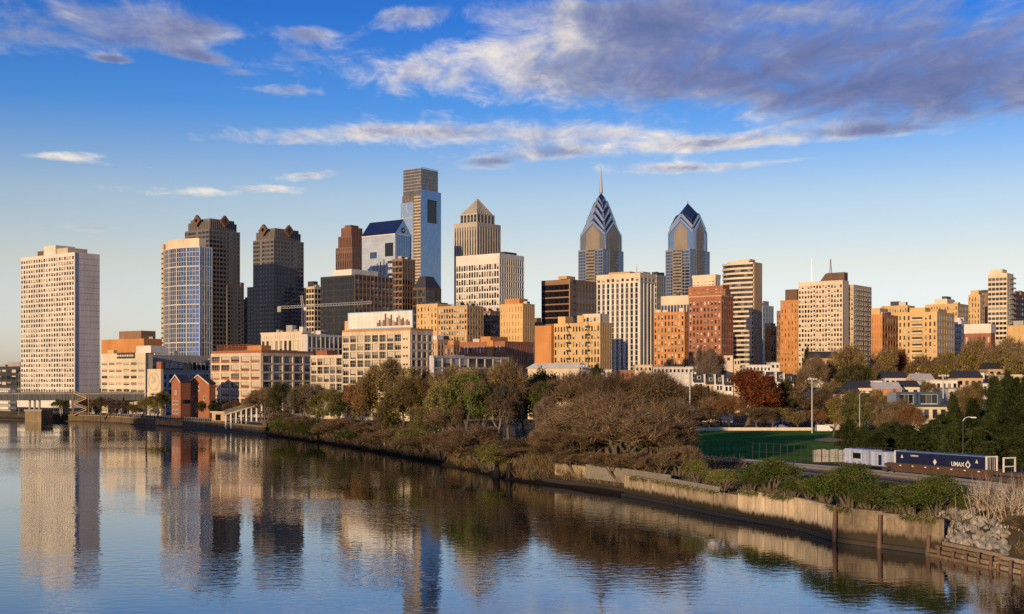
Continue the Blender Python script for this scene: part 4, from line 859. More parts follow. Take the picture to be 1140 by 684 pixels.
sweep('riverside_road', [tuple(inland(px, 24)) for px in np.linspace(-20,280,20)], [(0,GZ+.03),(10,GZ+.035)], W('asphalt',(.05,.048,.045),spec=0.05))
wallstrip(MB(), wline(20,290,16.4), GZ-.2, GZ+.14, .3).build('kerb', GREY, kind='structure')
# playing field, path, ballast
def sheet(name, pts, mat, dz, kind='structure'):
    return MB().add([(PX(px, F*(HC-GZ)/(py-YH)), F*(HC-GZ)/(py-YH), GZ+dz) for px, py in pts], [tuple(range(len(pts)))]).build(name, mat, kind=kind)
sheet('playing_field', [(660,504),(742,510),(905,514),(1010,520),(1000,478),(700,478.5)], W('field_turf',(.115,.21,.04),var=.35,spec=0.0,rough=1.0,scale=.12,fine=.6,fvar=.2,streak=0), .02)
sheet('infield_dirt', [(906,488),(950,487.5),(948,490.5),(925,492.5),(908,490.5)], W('infield_dirt',(.42,.30,.19),spec=0.0), .03)
sheet('street', [(600,477.5),(1020,477),(1020,473.5),(600,474)], W('asphalt',(.05,.048,.045),spec=0.05), .02)
# pale low wall at the far edge of the field
o = thing('field_wall', 'long thin pale wall along the far edge of the playing field', 'wall', (0,0,0)); D = 410
MB().box(PX(690,D),PX(905,D),D,D+.4,GZ,GZ+.75).build('wall_panel', CREAM, o); MB().box(PX(690,D)-.1,PX(905,D)+.1,D-.12,D+.5,GZ+.754,GZ+1.0).build('coping', TWHITE, o)
# railway
TRK = [(-70,470),(-38,400),(-10,345),(8,312),(30,280),(46.7,251),(60.5,226),(69,207),(76.5,185),(82,160),(88,120),(100,60)]
def smooth(pts, n=8):
    out = []
    for i in range(len(pts)-1):
        p0, p1, p2, p3 = (Vector(pts[max(0,min(len(pts)-1,i+q))]) for q in (-1,0,1,2))
        for k in range(n):
            t = k/n; out.append(tuple(.5*((2*p1)+(p2-p0)*t+(2*p0-5*p1+4*p2-p3)*t*t+(3*p1-p0-3*p2+p3)*t**3)))
    out.append(pts[-1]); return out
TR = smooth(TRK)
def offl(line, d):
    out = []
    for i in range(len(line)):
        a = Vector(line[max(i-1,0)]); c = Vector(line[min(i+1,len(line)-1)]); t = (c-a).normalized(); out.append((line[i][0]-t.y*d, line[i][1]+t.x*d))
    return out
def ribbon(name, line, w0, w1, z, mat, z2=None, kind='structure'):
    a, c = offl(line, w0), offl(line, w1); n = len(line)
    return MB().add([(x,y,z) for x,y in a]+[(x,y,z2 or z) for x,y in c], [(i,i+1,n+i+1,n+i) for i in range(n-1)]).build(name, mat, kind=kind)
ribbon('ballast', TR, -8.0, 3.2, GZ+.06, W('ballast_gravel',(.20,.185,.17),var=.25,spec=0.0,scale=.5,fine=5,fvar=.35,streak=0))
ribbon('towpath', offl(TR,-11), -2.2, 1.4, GZ+.05, W('path_gravel',(.33,.30,.26),spec=0.0,var=.2,fine=4,fvar=.2,streak=0))
STEEL = plain('rail_steel', (.42,.42,.44), .35, .6)
def rails(off, label):
    t = thing('railway_track', label, 'railway track', (0,0,0)); ln = offl(TR, off)
    for d in (-.75,.75):
        mb = MB(); q = offl(ln, d)
        for (x0,y0),(x1,y1) in zip(q, q[1:]): mb.bar((x0,y0,GZ+.38),(x1,y1,GZ+.38),.16,.2)
        mb.build('rail', STEEL, t)
    mb = MB(); acc = 0; a, c = offl(ln,-1.3), offl(ln,1.3)
    for i in range(len(ln)-1):
        l = math.hypot(ln[i+1][0]-ln[i][0], ln[i+1][1]-ln[i][1])
        for k in range(int(l/.75)):
            f = k*.75/l; P = lambda q: (q[i][0]+(q[i+1][0]-q[i][0])*f, q[i][1]+(q[i+1][1]-q[i][1])*f, GZ+.17); mb.bar(P(a), P(c), .24, .18)
    mb.build('sleepers', DKBR, t, kind='stuff')
rails(0, 'rusty far railway track that carries the freight cars'); rails(-4.6, 'bare near railway track running free of cars')

# ------------------------------------------------------------------ bridge at the left
br = thing('road_bridge', 'grey girder road bridge crossing at the far left', 'bridge', (0,0,0)); D = 620
X0, X1 = PX(-60,D), PX(166,D); y0, y1 = D, D+16; zt = PZ(437,D); zb = PZ(446,D)
MB().box(X0,X1,y0+.6,y1,zb+1.0,zt-.1).build('deck', DKGR, br)
mb = MB(); mb.box(X0,X1,y0,y0+.5,zb,zt-1.0); [mb.box(X0+3*i,X0+3*i+.3,y0-.15,y0-.01,zb,zt-1.0) for i in range(int((X1-X0)/3))]; mb.build('girder', W('girder_paint',(.085,.085,.09)), br)
MB().box(X0,X1,y0-.3,y0+.8,zt-.996,zt-.3).build('kerb_beam', W('kerb_beam_concrete',(.2,.19,.18)), br)
mb = MB(); mb.box(X0,X1,y0-.1,y0+.1,zt+.9,zt+1.05); mb.box(X0,X1,y0-.06,y0+.06,zt+.2,zt+.3); [mb.box(X0+1.1*i,X0+1.1*i+.14,y0-.05,y0+.05,zt-.3,zt+.9) for i in range(int((X1-X0)/1.1))]; mb.build('balustrade', DKGR, br)
for a, c, zc in ((27,45,PZ(458,D)),):
    xa, xc = PX(a,D), PX(c,D); MB().box(xa,xc,y0+1,y1+1,-1,zc).build('pier', STONE, br); MB().box(xa-.4,xc+.4,y0+.6,y1+1.4,zc+.004,zc+.8).build('pier_cap', GREY, br)
    for k in range(3): xx = xa+(xc-xa)*(.2+.3*k); MB().tube((xx,y0+3,zc+.8),(xx,y0+3,zb+1),.6,.6,8).build('column', GREY, br)
for a in (64, 100, 130, 160): MB().box(PX(a,D),PX(a,D)+1.4,y0+3,y1-3,GZ,zb+1).build('column', GREY, br)
stt = thing('stair_tower', 'zigzag timber coloured stair from the bridge to the bank', 'stair', (PX(82,600),600,GZ)); mb = MB(); zt2 = zt-GZ
lv = [0, zt2*.25, zt2*.5, zt2*.75, zt2]
for i in range(4):
    xa, xc = (0, 6.5) if i % 2 == 0 else (6.5, 0); MB().bar((xa,0,lv[i]),(xc,0,lv[i+1]),1.6,.35).bar((xa,-.8,lv[i]+1),(xc,-.8,lv[i+1]+1),.12,.12).build('flight', TAN, stt)
for x in (-.6,7.1): MB().box(x-.2,x+.2,-.2,.2,0,zt2+.5).build('post', BROWN, stt)
# apartment block with balconies seen under the bridge
b = Bld('low_building', 'white stepped balcony block glimpsed under the bridge', (-10,12,18), 680)
for j in range(4): b.part('balcony', TWHITE, (-1.5,b.Ls,0,b.Lw,1+3*j,2.2+3*j)); 
b.part('wall', GREY, (0,b.Ls,.5,b.Lw,0,12.5)); b.finish()
# brick gabled pair
def gabled(label, xs, D, eave, ridge, wins):
    b = Bld('brick_house', label, xs, D, group='gabled brick houses'); ze, zr = b.z(eave), b.z(ridge); Lw, Ls = b.Lw, b.Ls
    mb = MB().add([(0,0,0),(0,Lw,0),(0,Lw,ze),(0,Lw/2,zr),(0,0,ze),(Ls,0,0),(Ls,Lw,0),(Ls,Lw,ze),(Ls,Lw/2,zr),(Ls,0,ze)], [(0,1,2,3,4),(9,8,7,6,5),(0,4,9,5),(1,6,7,2)]); mb.build('wall', RED, b.root)
    t = .35; mb = MB()
    for ya, za, yb, zb2 in ((-.4,ze-.4*(zr-ze)/(Lw/2),Lw/2,zr),(Lw+.4,ze-.4*(zr-ze)/(Lw/2),Lw/2,zr)):
        mb.add([(-.5,ya,za+.05),(Ls,ya,za+.05),(Ls,yb,zb2+.05),(-.5,yb,zb2+.05),(-.5,ya,za+t),(Ls,ya,za+t),(Ls,yb,zb2+t),(-.5,yb,zb2+t)], [(0,1,2,3),(7,6,5,4),(4,5,1,0),(5,6,2,1),(6,7,3,2),(7,4,0,3)])
    mb.build('roof', SLATE, b.root)
    mb = MB()
    for ya, yb in ((-.4,Lw/2),(Lw+.4,Lw/2)): mb.bar((-.6,ya,ze-.3),(-.6,yb,zr+.2),.18,.35)
    mb.build('gable_trim', TWHITE, b.root)
    for fy, za, w, h in wins:
        wn_ = MB().box(-.12,.02,Lw*fy-w/2,Lw*fy+w/2,za,za+h).build('window', WIN, b.root)
        mb = MB(); y = Lw*fy; mb.box(-.2,-.125,y-w/2-.15,y-w/2,za-.15,za+h+.15); mb.box(-.2,-.125,y+w/2,y+w/2+.15,za-.15,za+h+.15); mb.box(-.2,-.125,y-w/2,y+w/2,za+h,za+h+.15); mb.box(-.22,-.125,y-w/2,y+w/2,za-.2,za); mb.box(-.17,-.125,y-.05,y+.05,za,za+h); mb.build('frame', TWHITE, wn_)
    b.vol(.2, Ls, .0, .01, 0, .01, RED); b.wall = MB()
    for i in range(3): MB().box(Ls*(.15+.28*i),Ls*(.15+.28*i)+1.2,-.12,.02,ze*.4,ze*.4+1.6).build('window', WIND, b.root)
    b.finish(); return b
gabled('narrow gabled brick house on the promenade', (191,201,212), 548, 425, 418, ((.35,6,1.1,1.5),(.7,6,1.1,1.5),(.35,2,1.1,1.8),(.7,2,1.1,1.8),(.5,10.5,1.1,1.4)))
gabled('wider gabled brick house with a dark slate roof by the loft building', (210,233,240), 552, 427, 418, ((.5,12,1.3,1.7),(.22,8,1.3,1.5),(.75,8,1.3,1.5),(.62,2.4,1.3,2.6),(.3,4.5,1.2,1.6)))
# columned ramp
rp = thing('ramp', 'white columned ramp rising behind the far end of the bank woods', 'ramp', (0,0,0)); D = 505
xa, xc = PX(252,D), PX(292,D); za, zc = PZ(464,D), PZ(449,D)
MB().bar((xa-1,D,za+.6),(xc+6,D,zc+1.5),3.4,.5).build('deck', BEIGE, rp)
for i in range(4): MB().bar((xa-1,D-1.8,za+1.1+.4*i),(xc+6,D-1.8,zc+2.0+.4*i),.1,.12).build('rail', GREY, rp)
for i in range(8): t = i/7; x = xa+(xc-xa)*t; MB().box(x-.28,x+.28,D-1.4,D-.8,1,za+(zc-za)*t+.55).build('column', TWHITE, rp)
b = Bld('kiosk', 'small tan flat roofed kiosk at the foot of the ramp', (236,250,256), 505); z = b.z(460); b.box(0,b.Ls,0,b.Lw,0,z,PINK); b.box(-.6,b.Ls+.4,-.6,b.Lw+.6,z+.004,z+.6,BEIGE); b.cells.append(('W',0,0,b.Lw*.3,b.Lw*.7,.3,z-.6,'d','opening',0)); b.finish()
# tower crane
cr = thing('tower_crane', 'white lattice tower crane before the black glass block', 'crane', (0,0,0)); D = 900
cx = PX(338,D); zj = PZ(342,D); za = PZ(329,D); JW = plain('crane_white', (.33,.33,.34), .4); JB = plain('crane_blue', (.04,.07,.22), .4)
def lattice(mb, p, q, w, n, mi=0):
    p, q = Vector(p), Vector(q); d = (q-p).normalized(); s = d.cross(Vector((0,1,0))).normalized()*w/2; t = Vector((0,1,0))*w/2
    cs = (s+t, s-t, -s-t, -s+t)
    for c in cs: mb.bar(p+c, q+c, .17, .17, mi)
    for i in range(n):
        a, e = p+(q-p)*i/n, p+(q-p)*(i+1)/n
        for k in range(4): mb.bar(a+cs[k], e+cs[(k+1)%4], .10, .10, mi)
mb = MB(); lattice(mb, (cx,D,GZ), (cx,D,zj), 2.2, 24); mb.build('mast', JB, cr)
mb = MB(); lattice(mb, (cx-.6,D,zj), (cx-1.6,D,za), 1.3, 5); mb.build('apex', JW, cr)
mb = MB(); lattice(mb, (cx,D,zj+.6), (PX(414,D),D,zj+3.2), 1.6, 26); mb.build('jib', JW, cr)
mb = MB(); lattice(mb, (cx,D,zj+.6), (PX(310,D),D,zj-.5), 1.6, 10); mb.build('counter_jib', JW, cr)
MB().box(PX(309,D),PX(313,D),D-1.2,D+1.2,zj-3.6,zj+.2).build('counterweight', GREY, cr); MB().box(cx+.5,cx+2.4,D-2.6,D-1.2,zj-2.6,zj-.2).build('cab', TWHITE, cr)
mb = MB(); mb.bar((cx-1.6,D,za),(PX(390,D),D,zj+3.2),.14,.14); mb.bar((cx-1.6,D,za),(PX(314,D),D,zj+.6),.14,.14); mb.build('stay_cable', DKGR, cr)
mb = MB(); mb.bar((PX(372,D),D,zj+2),(PX(372,D),D,zj-9),.12,.12); mb.box(PX(372,D)-.4,PX(372,D)+.4,D-.4,D+.4,zj-10,zj-9); mb.build('hoist', DKGR, cr)

# ------------------------------------------------------------------ row houses and low roofs
mats_h = [TWHITE, CREAM, WHITE]
rowlab = ['first of the dark roofed row houses, at the white block end','second of the dark roofed row houses','third of the dark roofed row houses, above the brown crown','fourth of the dark roofed row houses, left of the red tree',
 'dark roofed row house just right of the red tree','dark roofed row house with a pale party wall, second from the red tree','dark roofed row house in the middle of the second terrace','dark roofed row house, second from the end of the second terrace','last dark roofed row house of the second terrace']
for k, (x0, x1, yt, yb) in enumerate(((771,784,415,440),(785,796,417,440),(796.5,805,417,440),(805.5,816,418,440),(841,852,413,440),(852.5,864,414,440),(864.5,873,414,440),(873.5,884,416,440),(884.5,895,417,440))):
    D = 500-(k % 4)*2; w = (x1-x0)*D/F; h = thing('row_house', rowlab[k], 'house', (PX(x0,D),D,GZ), 0, 'dark roofed row houses'); zt = PZ(yt,D)-GZ; ze = zt-3.6
    MB().box(.0,w,0,9,0,ze).build('wall', mats_h[k % 3], h)
    # raked party wall and mansard slope
    MB().extr([(-.25,ze-2.6),(.15,ze-2.6),(.15,zt+.1),(-.25,zt+.1)], .4, 9, 'y').build('party_wall', TWHITE, h)
    MB().add([(w*.05+.1,-.4,ze-.1),(w,-.4,ze-.1),(w,2.4,zt),(w*.05+.1,2.4,zt),(w*.05+.1,9,zt),(w,9,zt),(w*.05+.1,9,ze-.1),(w,9,ze-.1),(w*.05+.1,-.4,ze-.4),(w,-.4,ze-.4)], [(0,1,2,3),(3,2,5,4),(4,5,7,6),(8,9,1,0),(1,7,5,2)]).build('roof', SLATE, h)
    d = MB().box(w*.4,w*.72,-.3,2,ze+.9,ze+2.3).build('dormer', LGREY, h); MB().box(w*.45,w*.67,-.36,-.31,ze+1.05,ze+2.15).build('window', WIND, d)
    for i in range(2): 
        o = MB().box(w*(.2+.4*i),w*(.2+.4*i)+w*.24,-.08,.02,ze-2.6,ze-.9).build('window', WIND, h)
def lowb(label, x0, x1, yt, D, mat, n=5, f=1, roof=None, name='low_building', dp=10, g='d', rz=0.0, cat='building'):
    w = (x1-x0)*D/F; t = thing(name, label, cat, (PX(x0,D),D,GZ), rz); zt = PZ(yt,D)-GZ
    MB().box(0,w,0,dp,0,zt).build('wall', mat, t)
    if roof == 'gable': MB().extr([(-.4,zt+.01),(dp+.4,zt+.01),(dp/2,zt+w*.16+1.2)], -.3, w+.3, 'x').build('roof', SLATE if mat != ORANGE else LGREY, t)
    elif roof: MB().box(-.3,w+.3,-.3,dp+.3,zt+.004,zt+.35).build('roof', roof, t)
    for j in range(f):
        for i in range(n):
            u = w*(i+.5)/n; ww = min(1.3,w/n*.5); o = MB().box(u-ww/2,u+ww/2,-.1,.02,zt-1.0-3*j-1.5,zt-1.0-3*j).build('window', GLZ[g], t)
    return t
LOW = [('long white flat block behind the row houses', 762,800,409,620,WHITE,8,1,LGREY),('white porch block right of the long white block', 830,858,407,620,TWHITE,7,1,LGREY),('pale tan hall beside the cream flat roofed block', 707,726,407,620,CREAM,4,1,BEIGE),('grey block with columned front left of the row houses', 727,762,409,620,LGREY,8,1,GREY),
 ('small white chimney house above the row houses', 806,816,396,640,CREAM,1,1,None),('white cube house beside the chimney house', 817,824,400,640,CREAM,2,1,None),('low brick shed in front of the pale tan hall', 691,706,413,540,RED,3,1,ROOFG),('tiny white cabin behind the brown crowns', 674,681,412,540,TWHITE,1,1,GREY),
 ('white end house closing the row of dark roofs', 858,868,404,620,WHITE,2,1,GREY),('pale house with a grey roof under the broad cream slab', 902,934,399,620,PINK,4,1,'gable'),('low white houses behind the olive trees', 896,925,416,545,WHITE,5,1,LGREY),
 ('orange gabled cottage behind the pines', 976,1004,434,430,ORANGE,3,1,'gable'),('cream gabled cottage beside the orange gabled cottage', 1004,1024,431,440,CREAM,2,1,'gable'),('white cottage with a low roof at the edge of the olive trees', 946,972,432,435,CREAM,4,1,'gable'),
 ('long white flat house under the golden trees', 1030,1066,424,450,WHITE,6,1,LGREY),('pale house with a long sloping roof under the golden trees', 1066,1094,421,455,PINK,4,1,'gable'),('white house cut by the pine tops', 1094,1122,427,430,WHITE,5,1,SLATE),('pale house at the frame edge behind the pine tops', 1122,1150,417,450,CREAM,4,1,SLATE),
 ('white balconied house below the dark dormers', 852,880,434,480,LGREY,5,2,GREY),('tan low wall house behind the brown tree', 660,690,416,560,PINK,4,1,ROOFG),('cream tall house among the brown crowns', 1000,1016,408,560,CREAM,3,2,GREY),('pale brick house among golden trees', 1045,1072,405,600,PINK,5,1,'gable'),
 ('grey roofed bungalow left of the modern house', 936,958,439,415,PINK,3,1,'gable'),('white flat house right of the modern house', 1056,1082,433,420,LGREY,4,1,ROOFG),('small brick house above the modern house', 1018,1040,423,480,ORANGE,3,1,'gable'),('narrow white house above the pine tops', 1080,1096,415,480,WHITE,2,2,SLATE),('tan gabled house above the pine tops', 1100,1124,411,490,TAN,3,2,'gable'),
 ('white terrace with small windows left of the orange cottage', 956,982,424,480,WHITE,6,1,SLATE),('slate roofed brick terrace under the shaded balcony slab', 925,950,422,500,RED,5,1,SLATE),('pale grey roofed house beneath the red brown tree', 985,1010,421,490,LGREY,4,1,'gable')]
for k, (lab, x0, x1, yt, D, mat, n, f, rf) in enumerate(LOW): lowb(lab, x0, x1, yt, D, mat, n, f, rf)
# modern house with two dark framed dormers
t = thing('modern_house', 'modern house with two boxy blue framed dormers', 'house', (PX(997,330),330,GZ)); D = 330; u = lambda px: (px-997)*D/F; zz = lambda py: PZ(py,D)-GZ
MB().box(0,u(1058),0,12,0,zz(453)).build('wall', CREAM, t); MB().box(-.4,u(1060),-.6,12.4,zz(453)+.004,zz(450.5)).build('roof', SLATE, t)
for x0, x1 in ((999,1019),(1022,1046)):
    d = MB().box(u(x0),u(x1),.2,9,zz(450.5)+.004,zz(437.5)).build('dormer', BLUEW, t)
    mb = MB(); mb.box(u(x0)-.2,u(x0)+.4,-.5,.19,zz(450),zz(436.5)); mb.box(u(x1)-.4,u(x1)+.2,-.5,.19,zz(450),zz(436.5)); mb.box(u(x0)+.41,u(x1)-.41,-.5,.19,zz(438.4),zz(436.5)); mb.build('frame', W('dark_blue_cladding',(.05,.08,.13),rough=.4), d)
    for i in range(3): a = u(x0)+.7+i*(u(x1)-u(x0)-1.2)/3; MB().box(a,a+(u(x1)-u(x0)-1.6)/3,.1,.22,zz(449),zz(439.5)).build('window', WIN if i != 1 else WIND, d)
for i in range(6): MB().box(u(1001+9.3*i),u(1006+9.3*i),-.1,.02,zz(466),zz(456)).build('window', WIND, t)

# ------------------------------------------------------------------ lamp posts, floodlights, fences
POLE = plain('galvanised_pole', (.36,.36,.36), .5)
def pole(label, px, ytop, ybase, D, kind='lamp', grp='street lamps'):
    zt = PZ(ytop,D); zb = max(PZ(ybase,D), GZ) if ybase else GZ
    t = thing('floodlight_mast' if kind == 'flood' else 'street_lamp', label, 'floodlight' if kind == 'flood' else 'street lamp', (PX(px,D),D,GZ), 0, 'floodlight masts' if kind == 'flood' else grp); h = zt-GZ
    r = .07 if kind == 'lamp' else .16
    MB().tube((0,0,0),(0,0,h),r*1.5,r,8).build('pole', POLE if 'black' not in label else DKGR, t)
    if kind == 'flood':
        MB().box(-1.4,1.4,-.1,.1,h-.5,h-.35).box(-1.1,1.1,-.1,.1,h-1.6,h-1.45).build('crossarm', GREY, t)
        for i in range(4): MB().tube((-1.2+.8*i,-.1,h-.2),(-1.2+.8*i,-.5,h-.35),.18,.30,8).build('floodlight', SILV, t)
    else:
        mb = MB(); q = [(0,0,h),(.3,0,h+.5),(.9,0,h+.75),(1.6,0,h+.7)]; [mb.tube(q[i],q[i+1],.07,.06,6) for i in range(3)]; mb.build('arm', SILV, t)
        MB().box(1.4,2.3,-.2,.2,h+.55,h+.75).build('lamp_head', TWHITE, t)
pole('tall floodlight mast left of the playing field', 768, 414, 500, 300, 'flood'); pole('tall floodlight mast at the far side of the playing field', 904, 421, 483, 390, 'flood'); pole('floodlight mast over the big brown trees', 648, 406, 450, 330, 'flood')
pole('thin floodlight mast behind the modern house', 1050, 417, None, 345, 'flood'); pole('slim floodlight mast above the pine tops', 1103, 416, None, 380, 'flood')
pole('curved street lamp behind the dark pines', 957, 440, None, 300); pole('black pole street lamp behind the navy container', 1072, 469, None, 225); pole('street lamp on the bridge in front of the dark office', 21, 416, None, 595); pole('white headed street lamp among the brown trees', 756, 432, None, 330)
k = 0
for px in (60,70,82,93,105,118,127,142,152,160,172,184):
    D = dw(px)+8; k += 1
    t = thing('lamp_post', 'slim dark promenade lamp post on the far quay', 'lamp post', (PX(px,D),D,GZ), 0, 'promenade lamp posts'); MB().tube((0,0,0),(0,0,5.2),.11,.08,6).build('pole', GREY, t); MB().tube((0,0,5.2),(0,0,5.8),.22,.12,6).build('lamp_head', TWHITE, t)
fe = thing('mesh_fence', 'tall dark post fence along the near side of the playing field', 'fence', (0,0,0)); pts = []
for px in np.linspace(668,1000,44):
    py = 505+(px-668)*.047; D = F*(HC-GZ)/(py-YH); p = (PX(px,D),D); pts.append(p); MB().tube((*p,GZ),(*p,GZ+3.6),.06,.06,5).build('post', DKGR, fe)
for h in (3.55,1.8,.2):
    mb = MB(); [mb.bar((*a,GZ+h),(*c,GZ+h),.04,.04) for a, c in zip(pts, pts[1:])]; mb.build('rail', DKGR, fe)
fe = thing('picket_fence', 'dark picket fence under the bank woods beside the railway', 'fence', (0,0,0)); mb = MB(); n = 0
for px in np.linspace(560,612,60):
    D = 375; x = PX(px,D); MB().box(x-.05,x+.05,D,D+.1,GZ,GZ+4.4).build('post', DKGR, fe)
MB().box(PX(560,D),PX(612,D),D,D+.1,GZ+4.0,GZ+4.1).build('rail', DKGR, fe)
fe = thing('board_fence', 'weathered board fence left of the white railcar', 'fence', (0,0,0)); D = 250
for i in range(9): x = PX(905,D)+i*.85; MB().box(x,x+.8,D+.05*(i%2),D+.1+.05*(i%2),GZ,GZ+2.4+.1*(i%3)).build('board', GREY, fe)

# ------------------------------------------------------------------ freight train
A, C = Vector((66.3,215,0)), Vector((75.4,197.4,0)); ang = math.atan2(C.y-A.y, C.x-A.x); LN = (C-A).length
NAVY = W('navy_container_paint', (.012,.016,.055), rough=.45, var=.12, spec=.4, streak=.2); RW = W('rail_white_shade_tint', (.40,.46,.62), rough=.5, streak=.3); CARB = W('well_car_brown', (.085,.05,.035), rough=.7, var=.3)  # railcar white carries the blue of sky-lit shade in its base colour
ZR = GZ+.5
wc = thing('well_car', 'brown railway well car under the navy container', 'railway wagon', (A.x,A.y,ZR), ang)
mb = MB(); mb.extr([(-1.5,1.7),(LN+1.5,1.7),(LN+1.5,1.35),(LN+.6,.25),(.6,.25),(-1.5,1.35)], -1.45, -1.25); mb.extr([(-1.5,1.7),(LN+1.5,1.7),(LN+1.5,1.35),(LN+.6,.25),(.6,.25),(-1.5,1.35)], 1.25, 1.45); mb.box(.2,LN-.2,-1.24,1.24,.3,.5); mb.box(-2.4,-.6,-1.24,1.24,1.0,1.5); mb.box(LN+.6,LN+2.4,-1.24,1.24,1.0,1.5)
for i in range(13): mb.box(.8+i*(LN-1.6)/12-.08,.8+i*(LN-1.6)/12+.08,-1.52,-1.455,.3,1.66)
mb.build('frame', CARB, wc)
mb = MB(); [mb.box(1.5+i*(LN-3)/6,1.9+i*(LN-3)/6,-1.56,-1.525,1.25,1.42) for i in range(7)]; mb.build('reflector_marks', TWHITE, wc)
def bogie(parent, x, side=-1):
    g = MB().box(x-1.2,x+1.2,-1.2,1.2,.45,.75).build('bogie', DKGR, parent)
    for dx in (-.85,.85):
        for y in (-.75,.75): MB().tube((x+dx,y-.07,.42),(x+dx,y+.07,.42),.42,.42,14).build('wheel', CARB, g)
bogie(wc, -1.7); bogie(wc, LN+1.7)
ct = thing('shipping_container', 'navy corrugated container with white lettering in the brown well car', 'container', (A.x,A.y,ZR), ang)
mb = MB(); zc0, zc1 = .55, 3.75; mb.box(.15,LN-.15,-1.15,1.2,zc0,zc1); n = 44
for i in range(n): x = .35+(LN-.7)*i/n; mb.box(x,x+(LN-.7)/n*.5,-1.20,-1.151,zc0+.1,zc1-.2)
mb.build('body', NAVY, ct)
for x in (0, LN-.26):
    mb = MB(); mb.box(x,x+.26,-1.24,-1.02,zc0,zc1+.05); mb.box(x,x+.26,1.0,1.22,zc0,zc1+.05); mb.box(x+.02,x+.24,-1.019,.999,zc1-.15,zc1+.04); mb.build('end_frame', TWHITE, ct)
mb = MB(); [mb.tube((LN-.1,y,zc0),(LN-.1,y,zc1-.2),.035,.035,6) for y in (-.6,-.25,.25,.6)]; mb.build('door_bar', LGREY, ct)
MB().box(.285,LN-.285,-1.23,1.21,zc1-.14,zc1+.02).build('top_rail', plain('container_rail_blue',(.10,.16,.30)), ct)
def text(s, size, loc, parent, mat, name='lettering', rot=(R(90),0,0), sx=1.0):
    cu = bpy.data.curves.new(name, 'FONT'); cu.body = s; cu.size = size; cu.extrude = .01; cu.offset = .03; cu.materials.append(mat); o = bpy.data.objects.new(name, cu); COL.objects.link(o); o.parent = parent; dg = bpy.context.evaluated_depsgraph_get(); me = bpy.data.meshes.new_from_object(o.evaluated_get(dg)); bpy.data.objects.remove(o); o = link(name, me, parent, loc); o.rotation_euler = rot; o.scale = (sx,1,1); return o
text('UMAX', .95, (LN*.635,-1.24,1.9), ct, TWHITE, sx=1.0)
def dia(x, z, r, q=.55):
    mb = MB(); o = [(0,-r),(r*.8,0),(0,r),(-r*.8,0)]
    for i in range(4):
        k = (i+1)%4; mb.add([(x+o[i][0],-1.25,z+o[i][1]),(x+o[k][0],-1.25,z+o[k][1]),(x+o[k][0]*q,-1.25,z+o[k][1]*q),(x+o[i][0]*q,-1.25,z+o[i][1]*q)], [(0,1,2,3)])
    return mb
dia(LN*.81,2.25,.72).build('diamond_logo', TWHITE, ct); dia(LN*.46,2.3,.5,.2).build('diamond_logo', TWHITE, ct)
for fx in (.09,.90): MB().add([(LN*fx-.3,-1.25,2.6),(LN*fx+.3,-1.25,2.6),(LN*fx,-1.25,3.2)],[(0,1,2)]).build('warning_mark', TWHITE, ct)
mb = MB(); [mb.box(LN*.19+i*.22,LN*.19+i*.22+.14,-1.25,-1.235,2.95,3.2) for i in range(8)]; mb.build('serial_marks', TWHITE, ct)
# white railcar with rounded end
A2 = Vector((61.6,231,0)); C2 = Vector((66.6,217.2,0)); L2 = (C2-A2).length-.6
rc = thing('railcar', 'white covered railcar with blue shade painted in, ahead of the brown well car', 'railway wagon', (A2.x,A2.y,ZR), math.atan2(C2.y-A2.y,C2.x-A2.x))
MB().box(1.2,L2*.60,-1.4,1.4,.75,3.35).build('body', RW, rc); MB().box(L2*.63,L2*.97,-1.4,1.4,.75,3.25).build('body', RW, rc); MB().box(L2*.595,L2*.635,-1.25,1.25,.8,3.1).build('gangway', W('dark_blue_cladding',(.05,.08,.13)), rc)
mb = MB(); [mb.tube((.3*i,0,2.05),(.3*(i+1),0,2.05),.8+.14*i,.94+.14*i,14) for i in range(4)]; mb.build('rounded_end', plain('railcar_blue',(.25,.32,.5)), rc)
MB().box(L2*.27,L2*.43,-1.46,-1.405,1.7,2.7).build('window', WIND, rc); MB().box(L2*.80,L2*.86,-1.46,-1.405,.9,2.7).build('door', NAVY, rc); MB().box(0,L2,-1.2,1.2,.5,.74).build('underframe', DKGR, rc)
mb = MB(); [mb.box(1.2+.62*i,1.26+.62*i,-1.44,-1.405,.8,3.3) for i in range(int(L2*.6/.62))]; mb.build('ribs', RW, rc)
bogie(rc, 2); bogie(rc, L2-1.5)
A3 = C+(C-A).normalized()*1.6; 
rc = thing('flat_car', 'railway flat car with white end racks behind the bare twigs', 'railway wagon', (A3.x,A3.y,ZR), ang); MB().box(1,13,-1.4,1.4,1.0,1.5).build('deck', CARB, rc)
for x in (1.6,6.5,12.4):
    mb = MB(); mb.box(x,x+.2,-1.35,-1.15,1.5,3.8); mb.box(x,x+.2,1.15,1.35,1.5,3.8); mb.box(x,x+.2,-1.14,1.14,3.6,3.8); mb.box(x+.03,x+.17,-1.14,1.14,2.3,2.45); mb.build('end_rack', TWHITE, rc)
MB().box(7,12.2,-1.2,1.2,1.51,3.3).build('load', NAVY, rc); bogie(rc, 2.6); bogie(rc, 11.4)

